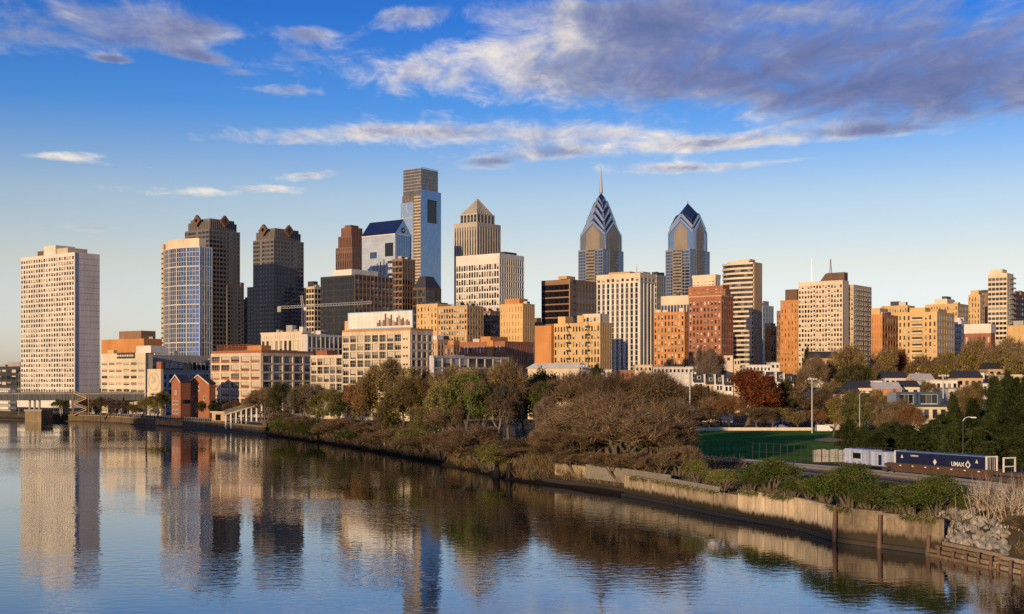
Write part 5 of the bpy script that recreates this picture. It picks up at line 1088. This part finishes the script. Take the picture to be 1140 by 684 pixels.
# ------------------------------------------------------------------ parked cars and vans
CARS = [(212,476-16,'dark blue car parked below the gabled brick houses',(.02,.03,.10)),(200,460,'white car parked by the promenade lamp posts',(.6,.6,.58)),(245,461,'grey car parked at the foot of the ramp kiosk',(.2,.2,.21))]
def car(label, x, y, col, rz, van=False):
    t = thing('parked_van' if van else 'parked_car', label, 'van' if van else 'car', (x,y,GZ+.04), rz, None if van else 'parked cars'); pm = plain('car_paint_%02d%02d%02d' % tuple(int(c*99) for c in col), col, .25)
    mb = MB()
    if van: mb.extr([(-2.6,.45),(2.5,.45),(2.6,1.2),(1.9,1.4),(1.5,2.3),(-2.5,2.4),(-2.6,1.2)], -.95, .95)
    else: mb.extr([(-2.2,.4),(2.2,.4),(2.25,.75),(1.2,.95),(.6,1.42),(-1.1,1.42),(-1.9,.98),(-2.25,.8)], -.88, .88)
    mb.build('body', pm, t)
    for y2 in (-.9,.9): MB().box(*((-1.0,.55) if not van else (.5,1.6)), min(y2,y2*.98), max(y2,y2*.98), *((1.0,1.33) if not van else (1.45,2.1))).build('side_window', WIND, t)
    for dx in (-1.4,1.4):
        for y2 in (-.85,.85): MB().tube((dx,y2-.1,.33),(dx,y2+.1,.33),.33,.33,12).build('wheel', DKGR, t)
for px, py, lab, col in CARS: D = dw(px)+30; car(lab, PX(px,D), D, col, rn.uniform(-.2,.2))
for px, D, lab, col, v in ((870,425,'deep blue car parked beyond the playing field',(.02,.05,.22),0),(838,428,'black car parked beyond the playing field',(.02,.02,.02),0),(797,427,'dark green car parked behind the pale field wall',(.02,.05,.04),0),(917,395,'white van beside the far floodlight mast',(.65,.65,.62),1),(928,401,'cream van behind the white van',(.5,.45,.36),1),(945,398,'silver car near the infield dirt',(.4,.4,.4),0),
    (228,590,'white van by the wider gabled house',(.6,.6,.58),1)):
    car(lab, PX(px,D), D, col, rn.uniform(-.3,.3), bool(v))

# ------------------------------------------------------------------ unseen blocks added behind the viewer, sized to cast shade on the near bank
for lab, x, y, w, d, h, rz in (('long unseen shade block added on the west bank, nearer the viewer', -131,-168,22,140,45.6,R(25)),('tall unseen shade block added on the west bank upstream', -193,-30,24,330,48,R(25))):
    t = thing('shade_block', lab, 'building', (x,y,GZ), rz); MB().box(-w,0,0,d,0,h).build('wall', BEIGE, t)
    for j in range(int(h/4)-1): mb = MB(); mb.box(.0,.1,1,d-1,2+4*j,4+4*j); mb.build('window_band', WINB, t)
# ------------------------------------------------------------------ trees and plants
BARK = plain('bark', (.10,.078,.058), .9); BARKP = plain('pale_bark', (.22,.18,.14), .9)
def vecs(n, rs): v = rs.normal(size=(n,3)); return v/np.linalg.norm(v, axis=1)[:,None]
def tri_mesh(name, V, nper, mat, seg=None):
    """V: (k, nper, 3) loose faces; quick mesh of k islands"""
    k = len(V); me = bpy.data.meshes.new(name); me.vertices.add(k*nper); me.vertices.foreach_set('co', V.reshape(-1).astype(np.float32))
    me.loops.add(k*nper); me.loops.foreach_set('vertex_index', np.arange(k*nper, dtype=np.int32)); me.polygons.add(k)
    me.polygons.foreach_set('loop_start', np.arange(0,k*nper,nper,dtype=np.int32)); me.polygons.foreach_set('loop_total', np.full(k,nper,dtype=np.int32)); me.update(); me.validate(); me.materials.append(mat); return me
def join_mesh(name, parts):
    """parts: [(V(k,n,3), material)] as one mesh of loose faces"""
    vs, li, ls, lt, mi, mats, off, lo = [], [], [], [], [], [], 0, 0
    for V, mat in parts:
        k, n, _ = V.shape; vs.append(V.reshape(-1,3)); li.append(np.arange(k*n)+off); ls.append(np.arange(0,k*n,n)+lo); lt.append(np.full(k,n)); mi.append(np.full(k,len(mats))); mats.append(mat); off += k*n; lo += k*n
    me = bpy.data.meshes.new(name); V = np.concatenate(vs); me.vertices.add(len(V)); me.vertices.foreach_set('co', V.reshape(-1).astype(np.float32))
    li = np.concatenate(li).astype(np.int32); me.loops.add(len(li)); me.loops.foreach_set('vertex_index', li)
    ls = np.concatenate(ls).astype(np.int32); me.polygons.add(len(ls)); me.polygons.foreach_set('loop_start', ls); me.polygons.foreach_set('loop_total', np.concatenate(lt).astype(np.int32))
    for m_ in mats: me.materials.append(m_)
    me.polygons.foreach_set('material_index', np.concatenate(mi).astype(np.int32)); me.update(); me.validate(); return me
def slivers(P, Dr, ln, w, rs):
    """thin bent-free twig blades from points P along Dr"""
    s = np.cross(Dr, vecs(len(P), rs)); s /= np.linalg.norm(s, axis=1)[:,None]+1e-9
    return np.stack([P-s*w[:,None]*.5, P+s*w[:,None]*.5, P+Dr*ln[:,None]], 1)
def leafq(P, size, rs):
    a = vecs(len(P), rs); c = np.cross(a, vecs(len(P), rs)); c /= np.linalg.norm(c, axis=1)[:,None]+1e-9
    a = a*size[:,None]*.5; c = c*size[:,None]*.38
    return np.stack([P-a, P+c, P+a, P-c], 1)
def tree_proto(seed, H, R0, trunkH, twig, leaf, tw, lf, mats, spread=.62, depth=5, lsize=.42, twl=1.3, lr=.9, stems=1):
    """a tapered trunk with forking limbs; crown = twigs and leaves at the limb ends"""
    rs = np.random.RandomState(seed); rr = random.Random(seed); mb = MB(); tips = []; segs = []
    def grow(p, d, ln, r, lev):
        n = 2 if lev else 3; q = p
        for i in range(n):
            d = (d+Vector((rr.gauss(0,.13),rr.gauss(0,.13),rr.gauss(.03,.08)))).normalized(); e = q+d*(ln/n); r1 = r*.86
            mb.tube(q, e, r, r1, 6 if lev < 2 else 4, 0, False); segs.append((q,e,lev)); q, r = e, r1
            if lev >= 2: tips.append((q, d, lev))
        if lev >= depth: tips.append((q, d, lev)); return
        k = rr.choice((2,3,3)) if lev < depth-1 else 3
        a0 = rr.uniform(0,6.28)
        for i in range(k):
            t = d.orthogonal().normalized(); b = d.cross(t); a = a0+6.28*i/k+rr.uniform(-.4,.4); sp = spread*rr.uniform(.6,1.35)
            nd = (d*math.cos(sp)+(t*math.cos(a)+b*math.sin(a))*math.sin(sp)+Vector((0,0,.10))).normalized()
            grow(q, nd, ln*rr.uniform(.66,.86), r*.68, lev+1)
    for s in range(stems):
        a = 6.28*s/stems+seed; lean = .0 if stems == 1 else .38
        grow(Vector((.4*math.cos(a)*(stems>1),.4*math.sin(a)*(stems>1),-.3)), Vector((lean*math.cos(a),lean*math.sin(a),1)).normalized(), trunkH, .045*H*.5, 0)
    TP = np.array([t[0] for t in tips]); TD = np.array([t[1] for t in tips]); wts = np.array([1.0 if t[2] >= depth else .45 for t in tips])
    lo, hi = TP.min(0), TP.max(0); sx = R0/np.percentile(np.abs(TP[:,:2]), 97); sz = (H-.6)/hi[2]
    S = np.array([sx,sx,sz]); TP = TP*S; mb.v = [(x*sx,y*sx,z*sz) for x,y,z in mb.v]
    parts = []
    if twig:
        tw_ = wts*rs.gamma(1.1,1,len(TP)); c = rs.choice(len(TP), twig, p=tw_/tw_.sum()); Dr = TD[c]*.45+vecs(twig,rs)*.8+np.array([0,0,.38]); Dr /= np.linalg.norm(Dr,axis=1)[:,None]
        P = TP[c]+rs.normal(size=(twig,3))*.25; parts.append((slivers(P, Dr, twl*rs.uniform(.5,1.3,twig), tw*rs.uniform(.6,1.4,twig), rs), mats[0]))
    if leaf:
        # leaves gather in clumps: some limb ends hold many, some none
        cw = wts*rs.gamma(.7, 1, len(TP)); c = rs.choice(len(TP), leaf, p=cw/cw.sum()); P = TP[c]*np.where(rs.rand(leaf,1)<.22, rs.uniform(.55,.95,(leaf,1)), 1)+rs.normal(size=(leaf,3))*np.array([lr,lr,lr*.7])*.6
        P[:,2] = np.maximum(P[:,2], .25); parts.append((leafq(P, lsize*rs.uniform(.5,1.35,leaf), rs), mats[1]))
    tm = mb.mesh('trunk', mats[2]); return tm, join_mesh('crown', parts), H, R0
LM = lambda n, a, b, t=.35: leafmat(n, a, b, t)
TWB = LM('brown_twigs', (.098,.067,.042), (.255,.18,.112), .1); TWG = LM('grey_twigs', (.10,.075,.055), (.21,.165,.125), .1); TWP = LM('pale_twigs', (.28,.23,.18), (.46,.39,.31), .1); TWR = LM('russet_twigs', (.12,.06,.03), (.26,.14,.07), .1)
LOL = LM('olive_leaves', (.16,.15,.025), (.37,.32,.06)); LGN = LM('green_leaves', (.04,.07,.012), (.13,.18,.035)); LYG = LM('yellow_green_leaves', (.16,.20,.025), (.33,.36,.065)); LGD = LM('golden_leaves', (.17,.13,.025), (.33,.26,.06)); LRD = LM('red_leaves', (.12,.03,.012), (.27,.075,.03)); LBN = LM('bud_brown_leaves', (.12,.10,.04), (.24,.19,.075)); LDK = LM('dark_leaves', (.02,.033,.012), (.055,.07,.022)); LPN = LM('pine_needles', (.014,.024,.010), (.075,.09,.032), .15); LRS = LM('rust_buds', (.17,.085,.03), (.29,.155,.055)); LTN = LM('dry_grass', (.24,.18,.11), (.40,.32,.21), .2)
PR = {}
def proto(kind, n, **k):
    PR[kind] = [tree_proto(100+7*i+len(PR)*31, 13, 5, **k) for i in range(n)]
proto('bare', 4, trunkH=2.3, twig=7500, leaf=1500, tw=.075, lf=0, mats=(TWB,LBN,BARK), lsize=.34, twl=1.8)
proto('grey', 2, trunkH=2.4, twig=8500, leaf=500, tw=.08, lf=0, mats=(TWG,LBN,BARKP), lsize=.3, twl=1.6)
proto('rust', 2, trunkH=1.9, twig=6500, leaf=3200, tw=.08, lf=0, mats=(TWR,LRS,BARK), lsize=0.32)
proto('olive', 2, trunkH=2.0, twig=5500, leaf=4600, tw=.08, lf=0, mats=(TWB,LOL,BARK), lsize=0.34)
proto('gold', 2, trunkH=2.0, twig=5000, leaf=4600, tw=.08, lf=0, mats=(TWB,LGD,BARK), lsize=0.34)
proto('green', 2, trunkH=1.7, twig=3800, leaf=5600, tw=.07, lf=0, mats=(TWB,LGN,BARK), lsize=0.36)
proto('lime', 2, trunkH=1.7, twig=4600, leaf=4600, tw=.07, lf=0, mats=(TWB,LYG,BARK), lsize=0.33)
proto('dark', 2, trunkH=1.8, twig=1500, leaf=8500, tw=.07, lf=0, mats=(TWB,LDK,BARK), lsize=.46)
proto('red', 1, trunkH=1.6, twig=3500, leaf=15000, tw=.07, lf=0, mats=(TWR,LRD,BARK), lsize=.36, spread=.55)
proto('thicket', 3, trunkH=2.0, twig=9500, leaf=1300, tw=.085, lf=0, mats=(TWB,LBN,BARK), lsize=.32, twl=1.7, stems=4, spread=.55, depth=4)
proto('bush', 3, trunkH=1.6, twig=2000, leaf=9000, tw=.07, lf=0, mats=(TWB,LGN,BARK), lsize=.42, stems=5, spread=.6, depth=4, lr=1.6)
proto('limebush', 2, trunkH=1.6, twig=3500, leaf=5500, tw=.06, lf=0, mats=(TWB,LYG,BARK), lsize=.34, stems=5, spread=.6, depth=4, lr=1.5)
KINDN = dict(bare='bare_tree', grey='bare_tree', rust='budding_tree', olive='olive_tree', gold='golden_tree', green='green_tree', lime='young_leafed_tree', dark='dark_tree', red='red_tree', thicket='bare_thicket', bush='shrub', limebush='shrub')
KINDN['olive'] = 'leafing_tree'
rt = random.Random(21); used = {}
def plant(kind, label, px, D, top, width, gz=GZ, cat='tree', group=None, zbase=None):
    ps = PR[kind]; k = used.get(kind,0); used[kind] = k+1; tm, cm, H, R0 = ps[k % len(ps)]
    h = max(1.0, (PZ(top,D)-gz)*(1.0 if kind == 'pine' else 1.10)); r = width*.5*D/F
    t = thing(KINDN[kind], label, cat, (PX(px,D),D,gz), rt.uniform(0,6.28), group); s = (r/R0, r/R0, h/H)
    for nm, me in (('trunk' if kind not in ('bush','limebush') else 'stem', tm), ('crown' if kind not in ('bush','limebush') else 'foliage', cm)): link(nm, me, t).scale = s
    return t
# woods on the near bank, from the ramp to the big brown trees: (kind, px, inland metres, top row, width px, label)
WOODS = [('thicket',297,9,436,40,'brown thicket at the ramp end of the bank woods'),('green',313,12,430,36,'dark green tree beside the ramp end thicket'),('olive',334,11,432,40,'dull olive tree on the bank, below the right part of the left loft'),('lime',358,9,438,42,'pale lime green tree low on the bank below the billboard'),
 ('grey',345,20,432,44,'grey twiggy tree behind the lime green tree'),('lime',380,12,440,42,'yellow green tree right of the low lime green tree'),('rust',402,14,430,44,'rust coloured budding tree below the billboard building'),('gold',432,36,408,64,'broad gold olive tree against the billboard building'),('olive',462,40,416,56,'olive tree just right of the broad gold olive tree'),
 ('olive',447,14,434,60,'wide olive tree under the gold olive crown'),('grey',428,6,462,46,'low grey thorny tree at the waterline below the gold olive crown'),('gold',500,44,414,50,'gold leafed tree below the glass block'),('lime',493,16,430,46,'lime tree below the glass block'),('green',520,26,418,50,'mid green tree in the middle of the bank woods'),
 ('lime',478,8,456,52,'low lime tree with leaning limbs at the waterline'),('olive',540,44,416,56,'olive tree behind the mid green tree'),('thicket',525,7,476,56,'brown thicket at the waterline below the mid green tree'),('bare',566,58,412,62,'tall brown tree below the dark brick end'),('grey',556,50,430,50,'grey leaning tree above the picket fence'),
 ('dark',607,90,416,40,'dark evergreen below the cream hall'),('green',594,66,432,46,'round green tree left of the big brown trees'),('lime',540,18,478,36,'small lime tree above the black stub piles'),('bare',628,80,424,66,'brown tree under the cream hall'),
 ('bare',655,56,424,84,'left one of the big brown trees'),('bare',693,40,428,96,'middle one of the big brown trees'),('bare',730,52,424,80,'right one of the big brown trees'),('thicket',668,24,452,92,'great brown thicket in front of the left big tree'),('thicket',706,16,462,104,'great brown thicket leaning over the quay wall'),('thicket',742,34,452,70,'brown thicket left of the playing field'),
 ('thicket',640,16,484,66,'low thicket above the sunlit stone stub'),('grey',612,46,448,36,'pale bare tree with white limbs by the railway'),('thicket',585,16,500,40,'low brush by the black stub piles'),('thicket',575,30,492,44,'brush clump between bank and railway'),('bush',705,12,505,40,'dark green shrub under the leaning thicket'),
 ('bush',400,4,478,44,'green shrub at the waterline below the rust tree'),('limebush',548,4,497,36,'lime shrub at the waterline beside the stub piles'),('bush',350,3,470,44,'green shrub at the waterline below the lime tree'),('limebush',455,3,478,30,'pale shrub at the waterline in the middle of the woods'),('bush',322,4,466,36,'green shrub at the waterline at the ramp end'),
 ('thicket',372,4,470,40,'brown thicket at the waterline below the billboard'),('thicket',492,4,484,40,'brown thicket left of the lime shrub'),('thicket',420,3,482,34,'tiny brown thicket at the waterline'),('thicket',505,20,455,46,'thicket between the lime tree and the waterline'),('dark',585,95,424,40,'dark tree behind the round green tree'),('gold',465,24,428,46,'gold tree between olive tree and waterline'),('rust',390,30,438,40,'rust tree behind the waterline thickets')]
for kind, px, off, top, wpx, lab in WOODS:
    D = dw(px)+off; gz = GZ if off >= 8 else max(.3, GZ*off/9-.4)
    plant(kind, lab+', on the near bank' if len(lab.split()) < 9 else lab, px, D, top, wpx, gz, 'shrub' if 'bush' in kind or kind == 'thicket' else 'tree', 'trees and thickets of the near bank')
for px, off, top, wpx in ((618,9,497,44),(640,7,503,46),(664,8,506,50),(690,7,508,56),(712,9,506,50),(735,11,508,44),(756,16,500,36),(655,15,480,60),(725,20,470,70),(690,26,445,80),(602,22,478,40),(560,9,506,36),(535,6,498,40),(508,6,492,44),(470,5,488,46),(440,5,480,44),(410,6,472,40),(385,6,468,40),(340,5,466,36),(310,5,460,34)):
    kd = 'limebush' if px % 3 == 0 and px < 560 else 'thicket'; plant(kd, 'low brown brush along the water edge of the bank woods' if kd == 'thicket' else 'low yellow green shrub along the water edge of the bank woods', px, dw(px)+off, top, wpx, GZ if off >= 8 else max(.3, GZ*off/9-.4), 'shrub', 'water edge brush' if kd == 'thicket' else 'water edge shrubs')
# far quay trees
for kind, px, D, top, wpx, lab in (('green',68,600,446,18,'small green tree under the bridge'),('bare',112,600,444,26,'brown tree between the bridge columns'),('bare',135,590,448,26,'brown tree below the cream warehouse'),('olive',158,575,446,28,'olive bush tree left of the mural tower'),('olive',176,570,440,26,'olive tree under the faded mural'),('green',184,585,438,20,'green tree between mural tower and gabled brick house'),('bare',146,580,452,22,'low brown tree beside the olive bush tree'),
    ('dark',226,556,448,18,'dark small tree in front of the wider gabled house'),('dark',238,545,449,16,'dark small tree left of the ramp kiosk'),('bare',96,610,446,26,'brown tree behind the zigzag stair'),('olive',270,528,452,30,'olive tree under the columned ramp'),('rust',262,545,448,24,'rust tree behind the columned ramp')):
    plant(kind, lab, px, D, top, wpx, GZ, 'tree', 'small trees on the far quay')
# trees round the playing field and the row houses
FIELD = [('olive',985,405,438,34,'olive tree before the orange gabled cottage'),('gold',1072,400,434,34,'small golden tree right of the modern house'),('olive',1090,395,430,30,'olive tree before the tan gabled house'),('gold',1034,412,430,24,'small golden tree behind the dark dormers'),('bare',960,395,442,36,'brown tree before the grey roofed bungalow'),('bare',842,418,455,40,'low brown tree at the foot of the red tree'),('bare',790,425,455,40,'low brown tree at the far wall of the field'),('olive',860,420,456,34,'low olive tree beside the deep blue car'),('thicket',775,415,462,40,'brown thicket at the far left corner of the field'),('bare',780,440,434,56,'brown tree behind the left floodlight mast'),('bare',803,436,440,48,'brown tree left of the red tree'),('red',831,430,417,66,'dense red leafed tree below the row houses'),('rust',852,445,436,42,'rust tree half behind the red tree'),('dark',868,432,444,40,'dark green tree right of the red tree'),('gold',880,440,439,50,'golden tree right of the red tree'),
 ('bare',918,432,438,54,'wide brown tree behind the far floodlight mast'),('olive',916,460,430,54,'olive tree behind the far floodlight mast'),('gold',888,418,460,22,'small golden willow at the field edge'),('rust',908,420,458,26,'rust shrub tree beside the far floodlight mast'),('bare',940,415,440,50,'brown tree behind the infield'),('rust',945,402,462,30,'rust bush beside the silver car'),
 ('bare',762,455,434,50,'brown tree left of the first row house'),('bare',745,440,428,40,'brown tree behind the right big tree'),('bare',716,470,420,44,'brown tree below the white columned block'),('bare',680,470,420,44,'brown tree below the cream flat roofed block'),('dark',663,480,410,14,'dark cypress beside the cream hall'),('rust',812,425,446,44,'low rust tree in front of the red tree'),('dark',873,440,424,18,'dark small tree in front of the second terrace'),
 ('grey',785,520,394,30,'grey bare tree before the low brick hotel'),('rust',796,540,396,30,'rust bare tree before the red brick hotel tower'),('dark',897,560,392,8,'thin dark cypress below the broad cream slab'),('bare',905,500,405,44,'brown tree below the broad cream slab'),('olive',930,520,408,30,'olive tree below the shaded balcony slab'),('gold',945,520,391,40,'bright golden tree below the shaded balcony slab'),('green',948,480,410,44,'green tree below the bright golden tree'),
 ('red',1003,560,396,30,'dark red tree below the golden apartment block'),('gold',985,540,395,34,'golden tree left of the dark red tree'),('bare',972,520,412,40,'brown tree among the golden trees'),('gold',1030,540,402,44,'golden tree right of the dark red tree'),('olive',1058,530,398,46,'olive golden tree beneath the white topped building'),('gold',1085,520,388,54,'large golden tree beneath the tall cream tower'),('gold',1115,500,384,56,'large golden tree at the frame edge'),('olive',1138,480,390,44,'last golden olive tree at the frame edge'),
 ('bare',1000,320,450,44,'brown tree before the modern house'),('rust',1012,300,456,30,'russet tree before the modern house'),('olive',928,370,446,36,'olive tree left of the curved street lamp'),('green',962,340,440,44,'green tree above the dark pines')]
for kind, px, D, top, wpx, lab in FIELD: plant(kind, lab, px, D, top, wpx, GZ, 'tree', 'trees around the playing field')
# shrubs on the wall top
for kind, px, off, top, wpx, lab in (('limebush',776,11,514,26,'yellow green shrub above the quay wall'),('limebush',806,4,524,34,'yellow green shrub hanging over the pale wall panel'),('bush',858,13,514,52,'dark green shrub mass left of the railcar'),('bush',838,9,528,26,'low green shrub beside the dark shrub mass'),('bush',885,7,535,30,'small dark shrub on the pale wall panel'),('bush',918,6,530,40,'green shrub above the dark timber pile'),('bush',945,9,521,56,'tall bright green shrub below the railcar'),('bush',968,5,541,36,'low green shrub beside the tall bright shrub'),
    ('bush',1012,6,541,54,'broad dark green shrub above the stained wall panel'),('bush',1042,9,533,56,'tall dark green shrub at the wall end'),('bush',990,12,538,40,'green shrub below the navy container'),('thicket',900,9,536,26,'dry brown brush on the pale wall panel'),('thicket',978,10,542,28,'dry brush between the bright and the broad shrub'),('grey',1138,14,540,40,'bare twigged shrub cut by the frame edge'),
    ('thicket',1128,9,564,36,'dry brush beside the boulders'),('thicket',1110,15,553,34,'dry brush above the boulders'),('thicket',1142,5,575,40,'dry brush over the timber bulkhead'),('bush',1095,12,571,14,'small green sprig among the boulders'),('bush',1072,13,547,22,'small green shrub behind the boulders'),('thicket',1066,14,558,16,'brown weeds at the wall end')):
    D = dw(px)+off; plant(kind, lab, px, D, top, wpx, GZ-.1, 'shrub', 'shrubs along the quay wall')
# pines
def pine_proto(seed, H=14, R0=5):
    rs = np.random.RandomState(seed); mb = MB(); P, Dd = [], []
    bx = [(.45*math.sin(i*.6+seed)*i/8,.4*math.cos(i*.8+seed*2)*i/8,-.3+H*i/8) for i in range(9)]
    for i in range(8): mb.tube(bx[i],bx[i+1],.36*(1-i/8.6),.36*(1-(i+1)/8.6),7,0,False)
    lop = rs.uniform(.55,1.15,8)      # sides of the crown grow unevenly
    z = .8
    while z < H-.2:
        t = z/H; r = R0*(1-t**2.2)**.8*rs.uniform(.65,1.12)*min(1, .6+t*1.6); k = rs.randint(4,7); a0 = rs.rand()*6.28; j = min(7,int(t*8)); f0 = t*8-j; tx, ty = (bx[j][q]+(bx[j+1][q]-bx[j][q])*f0 for q in (0,1))
        for i in range(k):
            a = (a0+6.28*i/k+rs.uniform(-.4,.4)) % 6.283; l = max(.5, r*rs.uniform(.55,1.2)*lop[int(a/6.2832*8) % 8]); d = Vector((math.cos(a),math.sin(a),rs.uniform(-.12,.45))).normalized(); p0 = Vector((tx,ty,z)); p1 = p0+d*l
            mb.tube(p0,p1,.08*(1-t)+.02,.015,4,0,False)
            for q in range(int(5+l*5)):
                f = rs.uniform(.25,1.05); c = p0+d*l*f+Vector((-d.y,d.x,0))*rs.normal()*.32*l*.5+Vector((0,0,rs.normal()*.28))
                P += [tuple(c+Vector(tuple(rs.normal(size=3)*.22))) for _ in range(11)]; Dd += [tuple(Vector((d.x*.5,d.y*.5,.45))+Vector(tuple(rs.normal(size=3)*.7))) for _ in range(11)]
        z += rs.uniform(.4,.8)
    P, Dd = np.array(P), np.array(Dd); Dd /= np.linalg.norm(Dd,axis=1)[:,None]; n = len(P)
    return mb.mesh('trunk', BARK), join_mesh('crown', [(slivers(P, Dd, rs.uniform(.4,.85,n), rs.uniform(.12,.26,n), rs), LPN)]), H, R0
PR['pine'] = [pine_proto(s) for s in (1,2,3,4)]; KINDN['pine'] = 'pine_tree'
for px, D, top, wpx, lab in ((962,262,476,40,'dark pine above the white railcar'),(985,258,472,44,'dark pine left of the modern house'),(1012,252,474,50,'low dark pine above the navy container'),(1040,256,468,50,'dark pine above the middle of the container'),(1062,270,442,40,'tall pine right of the modern house'),(1084,262,446,48,'broad pine behind the black pole lamp'),(1108,270,420,50,'tallest pine, above the container end'),(1132,262,422,60,'tall broad pine near the frame edge'),
     (1100,245,462,56,'low pine over the container end'),(1130,240,455,60,'low pine at the frame edge'),(1150,255,412,60,'pine cut by the frame edge'),(946,275,468,34,'small dark pine at the field corner'),(1060,240,472,48,'low pine over the navy container'),(1030,262,474,34,'slim pine before the modern house'),(975,245,482,46,'short pine right behind the white railcar'),(998,262,470,44,'shaggy pine between the white railcar and the modern house'),(1122,280,418,44,'upper pine behind the tallest pine'),(1090,236,478,54,'low shaggy pine behind the black pole lamp'),(1046,262,462,40,'pine hiding the right end of the modern house'),(1145,235,470,50,'low pine cut by the frame edge')):
    plant('pine', lab, px, D, top, wpx, GZ, 'pine', 'dark pines behind the railway')
# tall dry stems at the right end
for px, off, h, lab in ((1128,17,7.0,'bare upright whips before the white end racks'),(1108,19,6.0,'bare upright whips left of the white end racks'),(1146,12,7,'bare upright whips at the frame edge')):
    D = dw(px)+off*.8; p = Vector((PX(px,D),D)); rs = np.random.RandomState(int(px)); n = 200; Pp = rs.normal(size=(n,3))*np.array([1.3,1.0,0]); Dr = np.array([0,0,1.0])+rs.normal(size=(n,3))*np.array([.28,.28,.1]); Dr /= np.linalg.norm(Dr,axis=1)[:,None]
    V = slivers(Pp, Dr, h*rs.uniform(.35,1.0,n), np.full(n,.10), rs); k = 1400; i = rs.randint(0,n,k); f = rs.uniform(.3,.95,k); base = Pp[i]+Dr[i]*(f*h*.6)[:,None]; D2 = Dr[i]+rs.normal(size=(k,3))*.55; D2 /= np.linalg.norm(D2,axis=1)[:,None]
    V2 = slivers(base, D2, rs.uniform(.5,1.3,k), np.full(k,.06), rs); o = link('bare_shrub', join_mesh('bare_shrub', [(V,TWP),(V2,TWP)]), None, (p.x,p.y,GZ-.1)); tag(o, lab, 'shrub', 'bare whips')
# undergrowth, weeds and grass: uncountable cover along the bank
rs = np.random.RandomState(9); PTS = []
def cover(p0, p1, o0, o1, n):
    px = rs.uniform(p0,p1,n); of = rs.uniform(o0,o1,n); q = np.array([tuple(inland(a,b)) for a,b in zip(px,of)]); z = np.interp(of,[0,1.5,4.5,8],[0,.7,2.6,GZ]); return np.column_stack([q,z])
def tufts(name, P, mats, hl, w, per, lean=.5):
    k = len(P)*per; B = np.repeat(P,per,0)+rs.normal(size=(k,3))*np.array([.45,.45,.03]); Dr = np.array([0,0,1.0])+rs.normal(size=(k,3))*np.array([lean,lean,.2]); Dr[:,2] = np.abs(Dr[:,2]); Dr /= np.linalg.norm(Dr,axis=1)[:,None]
    sel = np.repeat(rs.randint(0,len(mats),len(P)),per); hs = np.repeat(rs.uniform(.5,1.4,len(P)),per); parts = []
    for i, mt in enumerate(mats):
        s = sel == i
        if s.any(): parts.append((slivers(B[s],Dr[s],hl*hs[s]*rs.uniform(.5,1.2,s.sum()),np.full(s.sum(),w),rs),mt))
    o = link(name, join_mesh(name, parts)); o['kind'] = 'stuff'; o['label'] = 'tangled dry undergrowth and weeds' ; return o
tufts('undergrowth', np.vstack([cover(285,600,.8,26,2600),cover(560,700,2.5,30,1000)]), (TWB,TWB,TWG,LGN,TWR,LBN), 2.0, .11, 14)
tufts('weeds', np.vstack([cover(690,816,2.2,9,420),cover(816,1040,2.2,10,900),cover(1040,1150,11,20,600),cover(1114,1150,3,14,500)]), (TWB,LTN,LGN,TWG,LTN,LGN), .75, .07, 14)
tufts('grass', np.vstack([cover(700,900,9,30,800),cover(900,1140,10,22,700)]), (LGN,LTN,LGN,TWB), .4, .06, 10)

# dry creeper and grass hanging over the wall coping
def hang(name, px0, px1, n, z):
    px = np.concatenate([rs.normal(c, 7, n//6) for c in rs.uniform(px0,px1,6)]); px = np.clip(px, px0, px1); B = np.array([(*tuple(inland(p, .96)), z+.08) for p in px]); k = 10
    B = np.repeat(B,k,0)+rs.normal(size=(len(px)*k,3))*np.array([.25,.12,.05]); D = np.array([-.45,-.35,-.5])+rs.normal(size=B.shape)*.42; D /= np.linalg.norm(D,axis=1)[:,None]
    o = link(name, join_mesh(name, [(slivers(B[::2],D[::2],rs.uniform(.25,1.0,len(B[::2])),np.full(len(B[::2]),.07),rs),LTN),(slivers(B[1::2],D[1::2],rs.uniform(.3,1.2,len(B[1::2])),np.full(len(B[1::2]),.08),rs),LGN)])); o['kind'] = 'stuff'; o['label'] = 'creeper and dry grass hanging over the quay wall'
hang('creeper', 700, 812, 220, 3.5); hang('creeper', 820, 1036, 420, 4.2)
